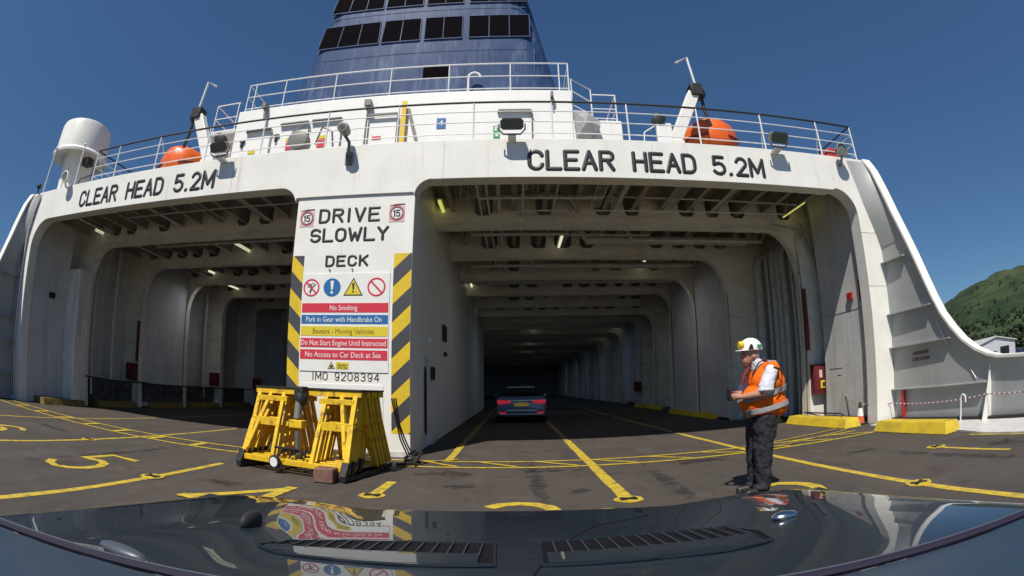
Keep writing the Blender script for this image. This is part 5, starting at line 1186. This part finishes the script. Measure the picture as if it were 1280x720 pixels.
# ------------------------------------------------------------------ the car we sit in: bonnet, vents, wipers, scuttle
oc = thing('car', 'dark glossy blue car bonnet in the foreground seen from behind its windscreen', 'car', (0, 0.2, 0))
def zb(x, y):
    a = abs(x); t_ = max((y - .55) / 1.0, 0)
    z = .992 - .078 * t_ ** 1.5
    z += .014 * math.exp(-((a - .70) / .20) ** 2) * min(1, max(0, (1.6 - y) / .3 + .4))          # wing crowns
    z -= .006 * math.exp(-((a - .50) / .12) ** 2) * min(1, t_ * 2)                              # hollow beside the power bulge
    z += .004 * math.exp(-(a / .3) ** 2)
    return z - max(0, a - .88) ** 2 * 1.5
def yfront(x): return 1.56 - .10 * (abs(x) / .9) ** 2.2
b = MB(); NX, NY = 72, 48
for i in range(NX + 1):
    x = -.96 + 1.92 * i / NX
    for j in range(NY + 1):
        t_ = j / NY; yf = yfront(x)
        if t_ < .85: y = .40 + (yf - .40) * t_ / .85; z = zb(x, y)
        else:
            q = (t_ - .85) / .15 * 1.45; y = yf + .16 * math.sin(q); z = zb(x, yf) - .20 * (1 - math.cos(q))
        b.v.append((x, y, z))
for i in range(NX):
    for j in range(NY):
        x = -.96 + 1.92 * (i + .5) / NX; y = b.v[i * (NY + 1) + j][1]
        p = i * (NY + 1) + j; b.f.append((p, p + NY + 1, p + NY + 2, p + 1))
b.build('bonnet', 'paint', oc, smooth=180)
# bonnet shut line and vents let into the rear of the bonnet
VENTS = [[(-.486, .875), (-.455, .955), (-.36, 1.01), (-.222, 1.045), (-.042, 1.05), (-.036, .870), (-.195, .862), (-.325, .858), (-.44, .852)], [(.046, .870), (.05, 1.05), (.20, 1.075), (.36, 1.085), (.462, 1.068), (.50, .97), (.488, .875), (.38, .862), (.257, .872)]]
def vent(pl, s):
    f = MB(); n = len(pl)
    f.v += [(x, y, zb(x, y) + .0035) for x, y in pl] + [(x, y, zb(x, y) + .001) for x, y in pl]
    f.f += [tuple(range(n)), tuple(range(2 * n - 1, n - 1, -1))] + [(i, (i + 1) % n, n + (i + 1) % n, n + i) for i in range(n)]
    o = f.build('vent_grille', 'vent', oc, smooth=0)
    r = MB(); pp = pl + [pl[0]]
    for i, ((xa, ya), (xb, yb)) in enumerate(zip(pp, pp[1:])): r.bar((xa, ya, zb(xa, ya) + .005), (xb, yb, zb(xb, yb) + .004), .005, .005)
    r.build('vent_rim', 'paint', o)
    top = lambda x: [ya + (yb - ya) * (x - xa) / (xb - xa) for (xa, ya), (xb, yb) in zip(pp, pp[1:]) if min(xa, xb) <= x <= max(xa, xb) and abs(xb - xa) > 1e-4]
    xs = [p[0] for p in pl]; x = min(xs) + .03
    tr = MB(); nn = 14; lo_, hi_ = min(xs) + .012, max(xs) - .03
    for i in range(nn + 1):
        xx = lo_ + (hi_ - lo_) * i / nn; ys2 = top(xx); y0, y1 = min(ys2), max(ys2)
        tr.v += [(xx, y0 + .006, zb(xx, y0) + .0062), (xx, y0 + (y1 - y0) * .36, zb(xx, y0) + .0062)]
    tr.f += [(2 * i, 2 * i + 2, 2 * i + 3, 2 * i + 1) for i in range(nn)]
    tr.build('vent_tray', 'paint', o)
    while x < max(xs) - .02:
        ys2 = top(x); y0, y1 = min(ys2), max(ys2)
        MB().bar((x, y0 + (y1 - y0) * .34, zb(x, y0) + .006), (x, y1 - .004, zb(x, y1) + .006), .0018, .003).build('vane', 'vane', o); x += .030
    m_ = MB(); pts2 = []
    for i in range(nn + 1):
        xx = lo_ + (hi_ - lo_) * i / nn; ys2 = top(xx); pts2.append((xx, min(ys2) + (max(ys2) - min(ys2)) * .62, zb(xx, max(ys2)) + .006))
    m_.tube(pts2, .0012, 6).build('cross_bar', 'vane', o)
for k_, pl in enumerate(VENTS): vent(pl, k_)

b = MB(); pts_ = [(.02, .78), (.05, .9), (.12, 1.1), (.2, 1.25), (.36, 1.36)]
b.tube([(x, y, zb(x, y) + .0005) for x, y in pts_], .0018, 5); b.build('wiper_mark', 'vent', oc)
MB().ell((-.585, 1.03, zb(.585, 1.03) + .010), (.016, .05, .024), 16, 10).build('washer_jet', 'blackrub', oc)
MB().ell((.60, 1.03, zb(.6, 1.03) + .006), (.035, .022, .012), 14, 8).build('bonnet_badge', 'chrome', oc)
# scuttle and wipers along the windscreen base
b = MB(); n = 30
arcy = lambda x: .635 - .19 * (abs(x) / .88) ** 2
for i in range(n + 1):
    x = -1.0 + 2 * i / n; b.v += [(x, arcy(x) - .02, 1.012), (x, arcy(x) - .20, 1.035), (x, -.25, 1.05)]
for i in range(n): b.f += [(i * 3, i * 3 + 3, i * 3 + 4, i * 3 + 1), (i * 3 + 1, i * 3 + 4, i * 3 + 5, i * 3 + 2)]
b.build('scuttle', 'dash', oc, smooth=180)
for s in (-1, 1):
    xs_ = [(.02 + .96 * i / 16) * s for i in range(17)]
    wq = MB().tube([(x, arcy(x), 1.013) for x in xs_], .0075, 8).build('wiper', 'wiper', oc)
    MB().tube([(x, arcy(x) + .012, 1.016) for x in xs_[5:]], .0025, 6).build('blade', 'vane', wq)
MB().ell((-.60, .592, 1.014), (.055, .018, .012), 16, 8).build('wiper_cap', 'vane', oc)
# the rest of the car's nose and sides below the bonnet
b = MB()
for s in (-1, 1): b.box(s * .93 - .03, s * .93 + .03, -.3, 1.42, .25, .93)
b.build('wing', 'paint', oc)
MB().prism([(-.94, -.3), (.94, -.3), (.94, 1.2), (.7, 1.62), (-.7, 1.62), (-.94, 1.2)], .22, .74, 'z').build('bumper', 'paint', oc, .04)
for s in (-1, 1):
    wq = MB().lathe([(.2, -.11), (.32, -.11), (.34, -.08), (.34, .08), (.32, .11), (.2, .11)], (s * .82, .75, .34), 24, 'x').build('wheel', 'blackrub', oc)
    MB().lathe([(.02, -.1), (.21, -.105), (.21, .105), (.02, .1)], (s * .82, .75, .34), 18, 'x').build('rim', 'chrome', wq)

# ------------------------------------------------------------------ stains and tyre marks with shapes of their own
zs = .0012
for m, x, y, rx_, ry_, a in (('stain', -1.05, 7.7, .55, .6, 0), ('oil', -.75, 6.7, .35, .3, .4), ('stain', .55, 8.0, .8, .28, .1), ('oil', .75, 6.3, .22, .2, 0), ('stain', 2.9, 8.0, .9, .35, .2), ('tyre', .3, 7.2, .13, 3.4, .05), ('tyre', 2.0, 6.5, .12, 3.0, -.08),
                             ('tyre', -3.2, 10.6, .16, 2.6, .35), ('dusty', -6.8, 7.6, 1.2, .6, .2), ('dusty', 5.6, 8.8, 1.2, .5, .3), ('oil', 5.3, 6.6, .6, .12, -.25), ('oil', -8.9, 6.9, .9, .25, .1), ('tyre', -6.1, 6.2, .14, 3.2, .04), ('dusty', 1.9, 10.8, 1.3, .8, 0), ('stain', -3.6, 5.6, .5, .3, .2), ('tyre', 5.6, 4.6, .14, 2.6, .10), ('oil', 6.6, 4.3, .5, .45, 0)):
    pl = [(x + rx_ * math.cos(t) * math.cos(a) - ry_ * math.sin(t) * math.sin(a), y + rx_ * math.cos(t) * math.sin(a) + ry_ * math.sin(t) * math.cos(a), zs) for t in [2 * math.pi * i / 28 for i in range(28)]]
    struct(MB().add(pl, [tuple(range(28))]).build('deck_stain', m, smooth=0)); zs += .00012
